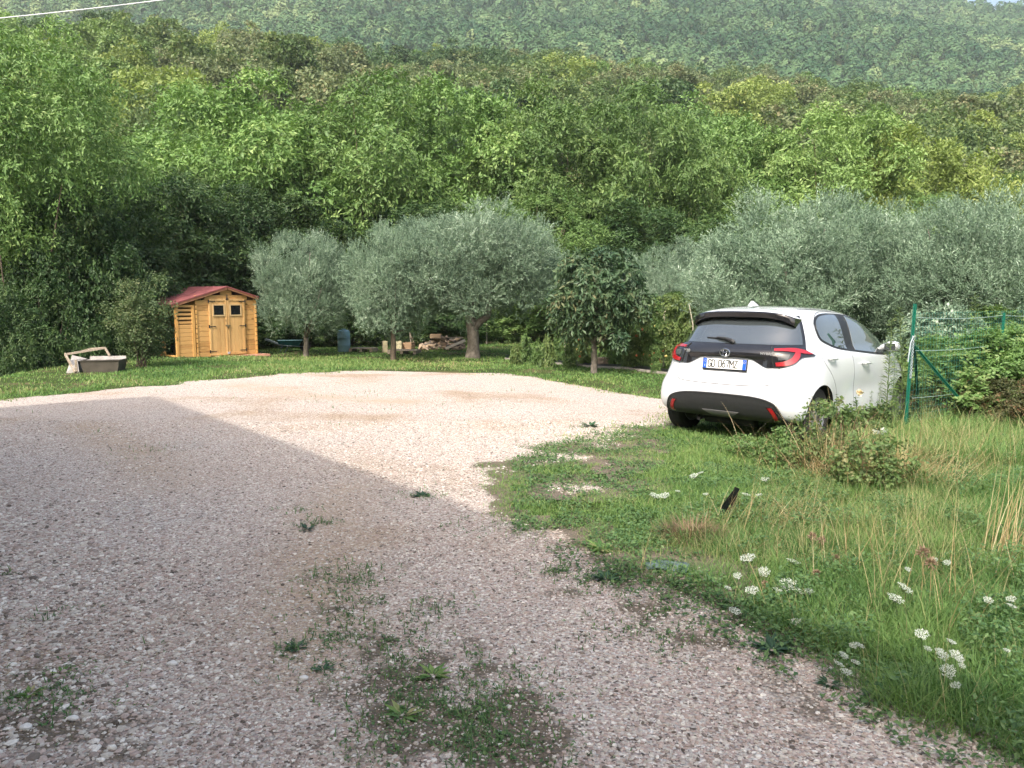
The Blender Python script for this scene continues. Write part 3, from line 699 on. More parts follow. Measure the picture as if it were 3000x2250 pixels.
# ---- left: the big pale tree and the dark trees behind the shed
put_tree('tall_pale', 'walnut', 40, 20, 62, 640, 2.0, 'walnut_tree', 'largest light green tree with drooping leaf sprays, filling the upper left edge', base=-4.0, group=None)
put_tree('row_a', 'hazel', 265, 25, 330, 400, .6, 'broadleaf_tree', 'mid green tree between the big pale tree at the left and the dark trees', group=None)
put_tree('row_c', 'yellow', 0, 21.5, 645, 230, 4.6, 'broadleaf_tree', 'yellow green low tree at the left edge under the big pale tree', base=-4.0)
DK = 'dark trees behind the shed and trough'
for k, lf, px, Yd, top, w, rz, lab, b in [('row_c', 'deep', 215, 20.5, 545, 400, .4, 'dark green tree behind the metal trough', -2.6), ('row_a', 'deep', 470, 25.5, 520, 470, 1.9, 'dark green tree straight behind the red shed roof', -1.8),
        ('row_b', 'deep', 95, 18.6, 800, 330, 3.0, 'dark green low tree left of the metal trough', -3.0), ('row_a', 'deep', -30, 17.6, 860, 260, 1.0, 'dark low tree at the left edge of the picture', -3.0), ('row_c', 'deep', 130, 22.5, 600, 330, 2.0, 'dark tree under the big pale tree at the left', -3.0), ('row_c', 'deep', 690, 27.5, 560, 400, 5.1, 'dark green tree behind the right side of the shed', -.8), ('row_a', 'deep', 350, 22.5, 700, 380, 2.6, 'dark low tree behind the bush at the shed corner', -2.0)]:
    put_tree(k, lf, px, Yd, top, w, rz, 'dark_tree', lab, group=DK, base=b)
# bushes at the foot of the trees
BU = 'undergrowth bushes at the far edge of the lawn'
for i, (px, Yd, top, w, lf) in enumerate([(790, 26, 930, 170, 'deep'), (900, 28, 900, 230, 'deep'), (1030, 27.5, 880, 230, 'deep'), (1180, 28.5, 880, 250, 'deep'), (1330, 29, 905, 240, 'deep'), (1470, 30, 900, 230, 'hazel'), (1590, 31.5, 925, 220, 'shrub'),
        (1720, 31, 925, 220, 'shrub'), (1850, 29, 900, 240, 'shrub'), (1990, 28, 880, 260, 'shrub'), (2140, 26, 850, 260, 'hazel'), (2300, 25, 850, 260, 'hazel'), (2480, 22, 840, 300, 'hazel'), (2680, 20, 820, 330, 'hazel'), (2890, 19, 800, 360, 'hazel')]):
    labs = ['dark bush beside the right wall of the shed', 'dark bush behind the teal wheelbarrow', 'dark bush behind the blue barrel', 'dark bush behind the cream crates', 'dark bush behind the firewood pile', 'green bush beyond the sunny grass right of the forked olive', 'green bush left of the persimmon trunk in the distance',
            'green bush behind the persimmon trunk', 'green bush behind the stone block', 'green bush behind the tall garden stake', 'green bush behind the left corner of the car roof', 'green bush hidden behind the car roof', 'green bush behind the car windows', 'green bush behind the fence corner post', 'green bush behind the wire fence at the right edge']
    put_tree('bush_a', lf, px, Yd, top, w, i*1.3, 'bush', labs[i], 'bush', BU)
# ---- the wooded spur: single trees
sp_n = 0; g = rnd(900); cols = ['russet', 'russet', 'wood', 'wood', 'yellow', 'wooddark', 'walnut', 'wood', 'russet']
names = {'russet': 'reddish brown tinged', 'wood': 'mid green', 'yellow': 'yellow green', 'wooddark': 'dark green', 'walnut': 'fresh green', 'walnut_pale': 'pale green'}
cells = []
for Yi in np.arange(58, 262, 7.4):
    for xi in np.arange(-.80*Yi, .80*Yi, 8.2):
        x = xi+g.uniform(-2.6, 2.6); y = Yi+g.uniform(-2.2, 2.2); col = 1500+CF*x/y
        if not -60 < col < 3080: continue
        Yc = np.interp(col, _cc, _cd)
        if y > Yc+9: continue
        z = hz(x, y); s = g.uniform(.75, 1.32); top = z+9.2*s
        rowtop = np.interp(col, [0, 150, 330, 500, 540, 700, 1300, 1900, 2100, 2500, 2760, 2900, 3000], [120, 230, 420, 440, 330, 275, 255, 300, 345, 330, 420, 560, 600])
        py = 1125-CF*math.tan(math.atan((top-CH)/y)+CP)
        if py > rowtop-8: continue
        cells.append((x, y, z, s, col, py))
cells.sort(key=lambda c: c[1])
cells = cells[:290]
for (x, y, z, s, col, py) in cells:
    tone = fbm(x/26, y/26, 77, 2)+g.uniform(-.16, .16)
    lf = 'russet' if tone > .62 else ('wood' if tone > .47 else ('yellow' if tone > .42 else ('walnut' if tone > .36 else 'wooddark')))
    if col < 420 and y < 125: lf = 'walnut_pale' if g.random() < .5 else 'yellow'
    key = 'spur_%d' % g.integers(0, 4); p = PROTO[key]
    where = ('above the shed' if col < 700 else 'left of centre' if col < 1350 else 'right of centre' if col < 2000 else 'over the car' if col < 2600 else 'at the right')
    depth = 'front' if py > np.interp(col, _cc, _cy)+75 else 'crest'
    o = link('woodland_tree', p['crown'], None); setmat(o, LF[lf]); o.location = (x, y, z-.6); o.rotation_euler = (g.uniform(-.06, .06), g.uniform(-.06, .06), g.uniform(0, 6.28)); o.scale = (s*g.uniform(.9, 1.15),)*2+(s,)
    tag(o, '%s tree on the %s of the wooded spur, %s' % (names[lf], 'lower slope' if depth == 'front' else 'crest', where), 'tree', '%s trees, spur %s, %s' % (names[lf], depth, where))
print('spur trees', len(cells))
# ---- the far hillside: one wood nobody could count
g = rnd(950); n = 11000
y = np.sqrt(g.uniform(285**2, 775**2, n)); x = g.uniform(-.74, .76, n)*y
z = H(x, y); nv = 230
base_d = unit(g.normal(0, 1, (6, nv, 3))+np.array([0, -.1, .45]))
lobes = unit(g.normal(0, 1, (6, 6, 3))+np.array([0, 0, .4]))
dots = np.einsum('kvi,kli->kvl', base_d, lobes).max(-1)
rad_ = .66+.36*np.clip((dots-.5)/.5, 0, 1)
pick = g.integers(0, 6, n); s = g.uniform(2.5, 5.0, n)*(.8+.45*(y/750)); hs = s*g.uniform(1.0, 1.5, n)
D = base_d[pick]; Rr = (rad_[pick]*g.uniform(.94, 1.04, (n, nv)))
P = D*Rr[..., None]*np.stack([s, s, hs], 1)[:, None, :]
P[..., 0] += x[:, None]; P[..., 1] += y[:, None]; P[..., 2] += (z+hs*.85)[:, None]
nor = unit(D+g.normal(0, .16, (n, nv, 3)))
tang = unit(np.cross(nor, g.normal(0, 1, (n, nv, 3))))
tone = fbm(x/45, y/45, 88, 3); tt = np.clip((tone-.5)*1.5+g.normal(.42, .24, n), 0, 1)
tt = np.clip(tt[:, None]+g.normal(0, .05, (n, nv)), 0, 1).ravel()
ll = (s*.34)[:, None]*g.uniform(.6, 1.2, (n, nv))
keep = ((x/y > -.7) & (x/y < .72))[:, None] & (nor[..., 1] < .45)
kk = keep.ravel()
q = leafquads(P.reshape(-1, 3)[kk], tang.reshape(-1, 3)[kk], nor.reshape(-1, 3)[kk], ll.ravel()[kk], ll.ravel()[kk]*.85, tt[kk])
tag(link('distant_wood', mesh_np('distant_wood', *q), LF['far']), 'dense hazy wood covering the far hillside', 'wood', None, 'stuff')
# ---- olives and the garden tree
OL = 'silvery olive trees round the lawn'
put_tree('olive_b', 'olive', 893, 22.9, 704, 300, .4, 'olive_tree', 'silvery olive tree nearest the shed, leftmost of the olives', group=OL, bark=BARKG)
put_tree('olive_a', 'olive', 1150, 21.2, 692, 290, 1.2, 'olive_tree', 'olive tree with thin dark trunk in front of the cream crates', group=OL, bark=BARK)
put_tree('olive_a', 'olive', 1985, 25.0, 735, 330, 3.4, 'olive_tree', 'small far olive tree behind the persimmon tree', group=OL, bark=BARKG)
put_tree('olive_b', 'olive', 2330, 16.4, 600, 600, 2.1, 'olive_tree', 'large olive tree right behind the car roof', group=OL, bark=BARKG)
put_tree('olive_a', 'olive', 2560, 18.5, 640, 420, 5.1, 'olive_tree', 'olive tree seen through the gap above the car windscreen', group=OL, bark=BARKG)
put_tree('olive_b', 'olive', 2850, 14.8, 605, 560, 4.3, 'olive_tree', 'large olive tree behind the wire fence at the right edge', group=OL, bark=BARKG)
put_tree('olive_a', 'olive', 2130, 21.5, 800, 300, .9, 'olive_tree', 'low olive tree behind the left corner of the car', group=OL, bark=BARKG)
# the big olive with the bent fork: its trunk is modelled
C, Rr = clumps(171, (2.6, 2.3, 1.6), 110, 2.45, -.80, .25, .3)
C[:, 2] = np.maximum(C[:, 2], 1.25+.25*np.abs(C[:, 0]))
v, f, t = foliage(172, C, Rr, 13500, .33, 12, .078, .019, .5, 0, .55, .5)
b = gpt(1385, 1050); p = empty('olive_tree', (b.x, b.y, b.z), 0, 'biggest olive tree, thick trunk with a bent limb forking right, right of the firewood', 'tree', OL)
c = link('crown', mesh_np('big_olive_crown', v, f, t), LF['olive'], p); c.location = (-.12, 0, 0)
mb = MB()
mb.tube([(0, 0, -.3), (0, 0, .05), (.02, 0, .35), (.01, 0, .7), (-.02, 0, .95), (-.1, .05, 1.3), (-.5, .1, 1.9), (-.9, .2, 2.6)], [.30, .22, .17, .165, .17, .13, .09, .04], 12, tint=.5)
mb.tube([(.05, -.02, .85), (.22, -.03, 1.05), (.42, -.03, 1.18), (.47, -.02, 1.4), (.46, 0, 1.75), (.6, .05, 2.3), (.8, .1, 2.8)], [.12, .10, .095, .085, .075, .06, .03], 10, tint=.5)
mb.tube([(-.05, .05, 1.2), (.1, .4, 1.7), (.2, .8, 2.3)], [.09, .07, .03], 8, tint=.5)
mb.tube([(-.3, .05, 1.6), (-.9, -.3, 2.0), (-1.4, -.4, 2.3)], [.08, .05, .02], 8, tint=.5)
mb.build('trunk', BARKG, p, smooth=True, ang=80)
# persimmon-like glossy tree
proto('glossy', 181, (1.02, 1.0, 1.12), 50, 1.85, 1900, .30, 7, .15, .062, r0=.10, flat=-.8, up=.25, droop=.8, spread=.75, nl=10, fork=.42, lump=.45)
put_tree('glossy', 'persimmon', 1742, 17.5, 745, 225, .5, 'persimmon_tree', 'small tree with glossy dark drooping leaves and straight trunk by the stone block', bark=BARKG)
# ================================================================== THE CAR
# one parametric shell: level rows (z, rear x, front x, half width, rear roundness, front roundness); x forward from the rear bumper
ROWS = np.array([      # z, rear x, front x, half width, rear (p, q), front (p, q)
 (.235, .36, 3.60, .72, 14, 5, 5, 3.0), (.25, .20, 3.78, .82, 18, 5, 5, 3.0), (.29, .09, 3.86, .862, 20, 5.4, 5, 2.9), (.36, .040, 3.91, .878, 20, 5.6, 5, 2.8), (.45, .010, 3.94, .882, 19, 5.2, 5, 2.8), (.54, .000, 3.94, .882, 17, 4.6, 5, 2.7),
 (.60, .010, 3.93, .880, 15.5, 4.2, 5, 2.7), (.66, .038, 3.90, .877, 14, 3.9, 5, 2.6), (.72, .068, 3.87, .874, 13, 3.7, 5, 2.6), (.80, .085, 3.80, .870, 11.5, 3.5, 5, 2.6), (.88, .094, 3.69, .862, 10.5, 3.3, 5, 2.6), (.95, .098, 3.55, .846, 9.5, 3.2, 5, 2.6),
 (.995, .112, 3.38, .820, 8.5, 3.2, 5.4, 2.8), (1.03, .145, 3.20, .795, 7.6, 3.2, 6, 3.1), (1.07, .195, 3.08, .772, 7, 3.2, 6.5, 3.5), (1.13, .250, 2.95, .750, 6.6, 3.4, 7, 3.8), (1.20, .312, 2.79, .724, 6.4, 3.6, 7, 4.0), (1.28, .384, 2.60, .692, 6.2, 3.7, 7, 4.0),
 (1.35, .448, 2.40, .656, 6, 3.7, 7, 4.0), (1.40, .500, 2.24, .618, 5.6, 3.6, 6.5, 3.8), (1.435, .565, 2.10, .572, 5.2, 3.4, 6, 3.6), (1.462, .665, 1.98, .512, 4.6, 3.2, 5.2, 3.4), (1.482, .80, 1.86, .43, 4, 3.0, 4.4, 3.2), (1.495, .98, 1.70, .30, 3.4, 2.8, 3.6, 2.8), (1.50, 1.15, 1.5, .14, 2.6, 2.6, 2.6, 2.6)])
def cr(P, t):                                     # Catmull-Rom over row index
    n = len(P)-1; t = np.clip(t, 0, n-1e-6); i = np.floor(t).astype(int); f = (t-i)[..., None]
    a = P[np.maximum(i-1, 0)]; b = P[i]; c = P[np.minimum(i+1, n)]; d = P[np.minimum(i+2, n)]
    return .5*((2*b)+(-a+c)*f+(2*a-5*b+4*c-d)*f*f+(-a+3*b-3*c+d)*f**3)
_lv = np.linspace(0, len(ROWS)-1, 1200); _lz = cr(ROWS, _lv)
_lz[:, 0] = np.maximum.accumulate(_lz[:, 0])
def row_at(z): return np.stack([np.interp(z, _lz[:, 0], _lz[:, j]) for j in range(8)], -1)
# arc parameter: alpha = arc length from the rear centre of a reference outline (metres)
def _outl(tau, xr, xf, w, pr, qr, pf, qf):
    xc = (xr+xf)/2
    c = np.cos(tau); s = np.sin(tau)
    y = w*np.sign(s)*np.abs(s)**(2/np.where(c >= 0, qr, qf))
    x = np.where(c >= 0, xc-(xc-xr)*np.abs(c)**(2/pr), xc+(xf-xc)*np.abs(c)**(2/pf))
    return x, y
_tau = np.concatenate([np.linspace(0, 1, 6000)**3*(PI/2), PI/2+(1-np.linspace(1, 0, 6000)[1:]**1)*(PI/2)])
_tau = np.unique(np.concatenate([_tau, PI/2-np.linspace(0, 1, 4000)**3*PI/2, PI/2+np.linspace(0, 1, 4000)**3*PI/2, PI-np.linspace(0, 1, 4000)**3*PI/2]))
_rx, _ry = _outl(_tau, .09, 3.7, .86, 10, 3.4, 5, 2.7)
_al = np.concatenate([[0], np.cumsum(np.hypot(np.diff(_rx), np.diff(_ry)))]); ALMAX = _al[-1]
def tau_of(al): return np.sign(al)*np.interp(np.abs(al), _al, _tau)
def al_of(tau): return np.sign(tau)*np.interp(np.abs(tau), _tau, _al)
def S(al, z):
    """shell point at arc parameter al and height z"""
    al = np.asarray(al, float); z = np.asarray(z, float)*np.ones_like(al)
    r = row_at(z); x, y = _outl(tau_of(al), *[r[..., j] for j in range(1, 8)])
    g = lambda v, c, s: np.exp(-((v-c)/s)**2)
    flare = .030*g(x, .62, .40)*g(z, .60, .22)+.024*g(x, 3.16, .42)*g(z, .55, .20)       # wheel haunches
    waist = -.022*g(x, 1.85, .75)*g(z, .56, .13)                                            # hollow along the doors
    sill = .012*g(x, 1.9, 1.0)*g(z, .30, .06)
    sgn = np.sign(y)*sstep(.45, .8, np.abs(y))
    y = y+sgn*(flare+waist+sill)
    # recess of the number plate and the crease of the tailgate
    rec = .022*sstep(.50, .42, np.abs(y))*sstep(.70, .76, z)*sstep(.955, .90, z)*(x < 1)
    lip = -.014*g(z, .665, .03)*sstep(.62, .5, np.abs(y))*(x < 1)
    return np.stack([x+rec+lip, y, z], -1)
def rr_(y, z):                                    # arc parameter of the rear point at (y, z)
    r = row_at(np.array(z, float)); s = min(abs(y)/float(r[3]), .99999)**(float(r[5])/2)
    return float(al_of(np.array(math.copysign(math.asin(s), y))))
def ss_(x, z, side=-1):                           # arc parameter of the side point at (x, z)
    r = row_at(np.array(z, float)); xc = (r[1]+r[2])/2
    if x <= xc: c = ((xc-x)/(xc-r[1]))**(r[4]/2); t = math.acos(min(1, max(0, float(c))))
    else: c = ((x-xc)/(r[2]-xc))**(r[6]/2); t = PI-math.acos(min(1, max(0, float(c))))
    return side*float(al_of(np.array(t)))
def Snorm(al, z):
    e = .004; a = S(al+e, z)-S(al-e, z); b = S(al, np.asarray(z)+e)-S(al, np.asarray(z)-e)
    n = np.cross(a, b); n = n/np.maximum(np.linalg.norm(n, axis=-1, keepdims=True), 1e-9)
    p = S(al, z); out = p-np.array([1.9, 0, .7]); flip = np.sign((n*out).sum(-1, keepdims=True)); flip[flip == 0] = 1
    return n*flip
def ssv(x, z, side=-1):                           # vectorised: side points given by (x, z)
    x = np.asarray(x, float); r = row_at(np.asarray(z, float)); xc = (r[..., 1]+r[..., 2])/2
    cr_ = np.clip((xc-x)/(xc-r[..., 1]), 0, 1)**(r[..., 4]/2); cf_ = np.clip((x-xc)/(r[..., 2]-xc), 0, 1)**(r[..., 6]/2)
    t = np.where(x <= xc, np.arccos(cr_), PI-np.arccos(cf_)); return side*al_of(t)
def resamp(P, n):
    P = np.array(P, float)
    if 2 < len(P) < 40: P = cr(P, np.linspace(0, len(P)-1, 30*len(P)))
    d = np.concatenate([[0], np.cumsum(np.hypot(*np.diff(P, axis=0).T))]); t = np.linspace(0, d[-1], n)
    return np.stack([np.interp(t, d, P[:, 0]), np.interp(t, d, P[:, 1])], 1)
def patch(name, top, bot, mat, parent, nu=40, nv=10, off=.003, thick=.006, smooth=True, conv=None):
    """a panel lying on the shell between two (al, z) polylines"""
    T = resamp(top, nu); Bm = resamp(bot, nu); v = np.linspace(0, 1, nv)[:, None, None]
    G = T[None]*(1-v)+Bm[None]*v; al, z = G[..., 0], G[..., 1]
    if conv is not None: al = conv(al, z)
    P = S(al, z); Nn = Snorm(al, z)
    O = (P+Nn*off).reshape(-1, 3); I = (P-Nn*thick).reshape(-1, 3); k = nu*nv
    idx = np.arange(k).reshape(nv, nu)
    q = np.stack([idx[:-1, :-1], idx[:-1, 1:], idx[1:, 1:], idx[1:, :-1]], -1).reshape(-1, 4)
    # orientation outward
    a, b, c, d = O[q[0]]; nn = np.cross(b-a, c-a)
    if np.dot(nn, Nn.reshape(-1, 3)[q[0][0]]) < 0: q = q[:, ::-1]
    ring = np.concatenate([idx[0, :], idx[1:, -1], idx[-1, -2::-1], idx[-2:0:-1, 0]])
    r2 = np.roll(ring, -1); side = np.stack([ring, r2, r2+k, ring+k], 1)
    me = mesh_np(name, np.concatenate([O, I]), np.concatenate([q, side]), tint=np.full(len(q)+len(side), .5), smooth=smooth)
    me.set_sharp_from_angle(angle=rad(50))
    return link(name, me, mat, parent)
def ribbon(name, pts, w, mat, parent, off=.002, thick=.004, n=40, nv=3, ws=None, conv=None):
    """a strip of width w following an (al, z) polyline on the shell"""
    P = resamp(pts, n); d = np.gradient(P, axis=0); d /= np.maximum(np.linalg.norm(d, axis=1, keepdims=True), 1e-9)
    nrm = np.stack([-d[:, 1], d[:, 0]], 1); ww = (np.interp(np.linspace(0, 1, n), np.linspace(0, 1, len(ws)), ws) if ws is not None else np.full(n, w))[:, None]/2
    return patch(name, P+nrm*ww, P-nrm*ww, mat, parent, n, nv, off, thick, conv=conv)
PAINT = mat_plain('white_car_paint', (.66, .69, .725), .25, .03, 3, coat=1.0, coatr=.04, spec=.5)
BLACKP = mat_plain('gloss_black', (.012, .012, .014), .12, .1, 5, coat=.6)
PLAST = mat_plain('black_plastic', (.022, .023, .025), .55, .15, 30)
SEAM = mat_plain('panel_gap', (.03, .03, .032), .7)
GLASS = mat_plain('car_glass', (.045, .055, .058), .03, .1, 3, spec=1.0, coat=1.0, coatr=.0, ior=1.75)
RED = mat_plain('lamp_red', (.30, .008, .014), .18, .12, 20, coat=1.0, coatr=.02)
LENS = mat_plain('lamp_smoked_lens', (.05, .012, .014), .12, .1, 20, coat=1.0)
TYRE = mat_plain('tyre_rubber', (.018, .018, .018), .85, .25, 40, .4, 90)
ALLOY = mat_plain('alloy_rim', (.42, .43, .45), .35, .08, 20, metal=.8)
CHROME = mat_plain('chrome', (.75, .76, .78), .12, .03, 20, metal=1.0)
UNDER = mat_plain('underbody', (.012, .012, .012), .9)
def car_body():
    nz, na = 110, 230
    lv = np.linspace(0, len(ROWS)-1, nz); zz = np.interp(lv, _lv, _lz[:, 0])
    zz = np.unique(np.round(zz, 5)); nz = len(zz)
    aa = np.linspace(-ALMAX, ALMAX, na+1)[:-1]
    A, Z = np.meshgrid(aa, zz); P = S(A, Z); V = P.reshape(-1, 3)
    idx = np.arange(nz*na).reshape(nz, na); nx_ = np.roll(idx, -1, 1)
    q = np.stack([idx[:-1], idx[1:], nx_[1:], nx_[:-1]], -1).reshape(-1, 4)
    bm = bmesh.new(); vs = [bm.verts.new(p) for p in V]; bm.verts.ensure_lookup_table()
    for f in q: bm.faces.new([vs[i] for i in f])
    bm.faces.new([vs[i] for i in idx[0]]); bm.faces.new([vs[i] for i in idx[-1][::-1]])
    bmesh.ops.recalc_face_normals(bm, faces=bm.faces)
    me = bpy.data.meshes.new('car_body'); bm.to_mesh(me); bm.free()
    return me
car = empty('car', (0, 0, 0), 0, 'white hatchback with black tailgate band parked facing away on the grass', 'car')
car_z = hz(CARP.x+_fx*.6, CARP.y+_fy*.6)
body_me = car_body()
body = link('body', body_me, [PAINT, UNDER], car)
AX = [(.595, .338), (3.155, .338)]
cb = MB()
for ax, rw in AX:
    for sd in (-1, 1):
        M = Matrix.Translation((ax, sd*.80, .315)) @ Matrix.Rotation(PI/2, 4, 'X')
        cb.lathe([(rw, -.20), (rw, .20)], 48, M)
# a raised tunnel below the floor pan keeps daylight under the car
cutter = cb.build('cutter', UNDER); md = body.modifiers.new('b', 'BOOLEAN'); md.operation = 'DIFFERENCE'; md.object = cutter; md.solver = 'EXACT'; md.material_mode = 'TRANSFER' if hasattr(md, 'material_mode') else md.material_mode
dg = bpy.context.evaluated_depsgraph_get(); new = bpy.data.meshes.new_from_object(body.evaluated_get(dg))
body.modifiers.clear(); body.data = new; new.name = 'body'
cme = cutter.data; bpy.data.objects.remove(cutter); bpy.data.meshes.remove(cme)
mi = []
for p in new.polygons:
    c = p.center; dark = 0
    for ax, rw in AX:
        if abs(math.hypot(c.x-ax, c.z-.315)-rw) < .012 and abs(c.y) > .58 and abs(p.normal.y) < .5 and abs(c.y) < .875: dark = 1
        if math.hypot(c.x-ax, c.z-.315) < rw+.005 and abs(c.y) < .64: dark = 1
    if p.normal.z < -.75 and c.z < .25: dark = 1
    mi.append(dark)
new.materials.clear(); new.materials.append(PAINT); new.materials.append(UNDER)
new.polygons.foreach_set('material_index', mi); new.polygons.foreach_set('use_smooth', [True]*len(mi)); new.set_sharp_from_angle(angle=rad(38))
R_ = rr_
# rear window: dark surround and glass
yw = lambda z: float(row_at(np.array(z))[3])
patch('window_surround', [(R_(.90*yw(1.385), 1.385), 1.385), (R_(.3, 1.40), 1.40), (R_(-.3, 1.40), 1.40), (R_(-.90*yw(1.385), 1.385), 1.385)],
      [(R_(.945*yw(1.025), 1.02), 1.02), (R_(.3, 1.018), 1.018), (R_(-.3, 1.018), 1.018), (R_(-.945*yw(1.025), 1.02), 1.02)], BLACKP, body, 60, 18, .002)
rw = patch('rear_window', [(R_(.85*yw(1.35), 1.372), 1.372), (R_(.3, 1.380), 1.380), (R_(-.3, 1.380), 1.380), (R_(-.85*yw(1.35), 1.372), 1.372)],
      [(R_(.915*yw(1.075), 1.072), 1.072), (R_(.5, 1.064), 1.064), (R_(-.5, 1.064), 1.064), (R_(-.915*yw(1.075), 1.072), 1.072)], GLASS, car, 50, 16, .005)
# wiper
def sp_(y, z, o=.02): return Vector(S(np.array([R_(y, z)]), np.array([z]))[0])+Vector((-o, 0, .3*o))
mb = MB(); mb.tube([sp_(-.045, 1.075, .012), sp_(-.03, 1.085, .03), sp_(.06, 1.108, .034), sp_(.17, 1.118, .03)], [.022, .020, .015, .010], 8)
mb.tube([sp_(-.02, 1.092, .018), sp_(.14, 1.112, .018), sp_(.31, 1.118, .014)], [.007, .010, .006], 6)
mb.build('wiper', PLAST, car, smooth=True)
# black garnish band that dips beside the number plate and runs into the lamps
top = [(R_(.70, 1.035), 1.035), (R_(.5, 1.046), 1.046), (0, 1.048), (R_(-.5, 1.046), 1.046), (R_(-.70, 1.035), 1.035)]
bot = [(.66, .845), (.545, .828), (.46, .828), (.41, .85), (.36, .882), (.30, .912), (.2, .922), (0, .925), (-.2, .922), (-.30, .912), (-.36, .882), (-.41, .85), (-.46, .828), (-.545, .828), (-.66, .845)]
gar = patch('tailgate_band', top, bot, BLACKP, car, 120, 12, .012)
# lamps
for sd in (1, -1):
    a0 = lambda y, z: R_(sd*y, z); q2 = lambda P: [(sd*a, z) for a, z in P]
    lens = patch('tail_light', q2([(.545, 1.042), (.70, 1.040), (.80, 1.036), (.90, 1.012), (.97, .985), (1.035, .964)]), q2([(.545, .828), (.62, .832), (.69, .848), (.752, .874), (.80, .908), (.846, .938), (.92, .950), (1.035, .956)]), BLACKP, car, 60, 12, .018)
    ribbon('light_strip', q2([(.572, 1.002), (.70, 1.006), (.80, 1.000), (.905, .985), (.985, .970)]), .03, RED, lens, .026, ws=[.020, .026, .040, .034, .008])
    ribbon('light_strip', q2([(.805, .992), (.785, .950), (.745, .908), (.69, .880), (.63, .866), (.572, .860)]), .05, RED, lens, .029, ws=[.05, .056, .056, .05, .044, .038])
    patch('reversing_lens', q2([(.60, .965), (.72, .965)]), q2([(.60, .905), (.69, .915)]), mat_plain('clear_lamp_lens', (.07, .075, .08), .15), lens, 14, 5, .022)
    ribbon('panel_gap', q2([(.546, 1.04), (.546, .83)]), .006, UNDER, lens, .020, n=8)
# tailgate seam and bumper seams
_sm = [(-.60, .84), (-.60, .76), (-.575, .68), (-.51, .640), (-.3, .625), (0, .621), (.3, .625), (.51, .640), (.575, .68), (.60, .76), (.60, .84)]
ribbon('panel_gap', [(R_(y, z), z) for y, z in _sm], .007, SEAM, body, .0012, n=120)
for sd in (1, -1):
    ribbon('panel_gap', [(R_(sd*.70, .822), .822), (R_(sd*.715, .79), .79)], .004, SEAM, body, .001, n=10)
# black lower bumper insert with reflectors
bt = [(-.715, .27), (-.695, .31), (-.672, .37), (-.625, .44), (-.53, .482), (-.38, .505), (0, .513), (.38, .505), (.53, .482), (.625, .44), (.672, .37), (.695, .31), (.715, .27)]
bb = [(-.72, .245), (-.5, .243), (0, .242), (.5, .243), (.72, .245)]
ins = patch('bumper_insert', [(R_(y, z), z) for y, z in bt], [(R_(y, z), z) for y, z in bb], PLAST, car, 110, 22, .012)
ribbon('bumper_lip', [(R_(y, z+.004), z+.004) for y, z in bt], .016, PLAST, ins, .018, n=110)
for sd in (1, -1):
    pit = patch('reflector_housing', [(R_(sd*.53, .42), .42), (R_(sd*.605, .42), .42)], [(R_(sd*.595, .275), .275), (R_(sd*.665, .275), .275)], BLACKP, ins, 14, 10, .015)
    patch('reflector', [(R_(sd*.550, .412), .412), (R_(sd*.595, .412), .412)], [(R_(sd*.605, .288), .288), (R_(sd*.645, .300), .300)], RED, ins, 12, 8, .020)
patch('bumper_notch', [(R_(.22, .335), .335), (R_(-.22, .335), .335)], [(R_(.12, .285), .285), (R_(-.12, .285), .285)], mat_plain('grey_trim', (.12, .12, .125), .45), ins, 30, 5, .020)
# number plate
PZ = .835; pm = empty('number_plate', parent if False else (0, 0, 0)); pm.parent = car
px0 = float(S(np.array([0.]), np.array([PZ]))[0][0])-.016
pm.location = (px0, 0, PZ); pm.rotation_euler = (0, rad(6), 0)
mb = MB(); mb.box((0, 0, -.002), (.014, .535, .132)); mb.build('plate_frame', BLACKP, pm, bevel=.003)
mb = MB(); mb.box((-.008, 0, .004), (.006, .515, .108)); mb.build('plate_sheet', mat_plain('plate_white', (.78, .79, .78), .35, .02), pm)
BLUE = mat_plain('plate_blue', (.012, .10, .62), .35, .05)
for sd in (1, -1):
    mb = MB(); mb.box((-.0095, sd*.236, .004), (.006, .042, .106)); mb.build('plate_band', BLUE, pm)
def text(s, size, loc, mat, parent, sx=1.0, name='lettering', depth=.0012, align='CENTER', bold=.0):
    cu = bpy.data.curves.new(name, 'FONT'); cu.body = s; cu.size = size; cu.extrude = depth; cu.align_x = align; cu.align_y = 'CENTER'; cu.offset = bold
    t = bpy.data.objects.new(name, cu); COL.objects.link(t)
    dg = bpy.context.evaluated_depsgraph_get(); dg.update(); me = bpy.data.meshes.new_from_object(t.evaluated_get(dg)); bpy.data.objects.remove(t); bpy.data.curves.remove(cu)
    # text x -> car -y, text y -> z, facing -x
    M = Matrix(((0, 0, -1, 0), (-sx, 0, 0, 0), (0, 1, 0, 0), (0, 0, 0, 1)))
    me.transform(M); o = link(name, me, mat, parent); o.location = loc; return o
INK = mat_plain('plate_ink', (.015, .015, .016), .5)
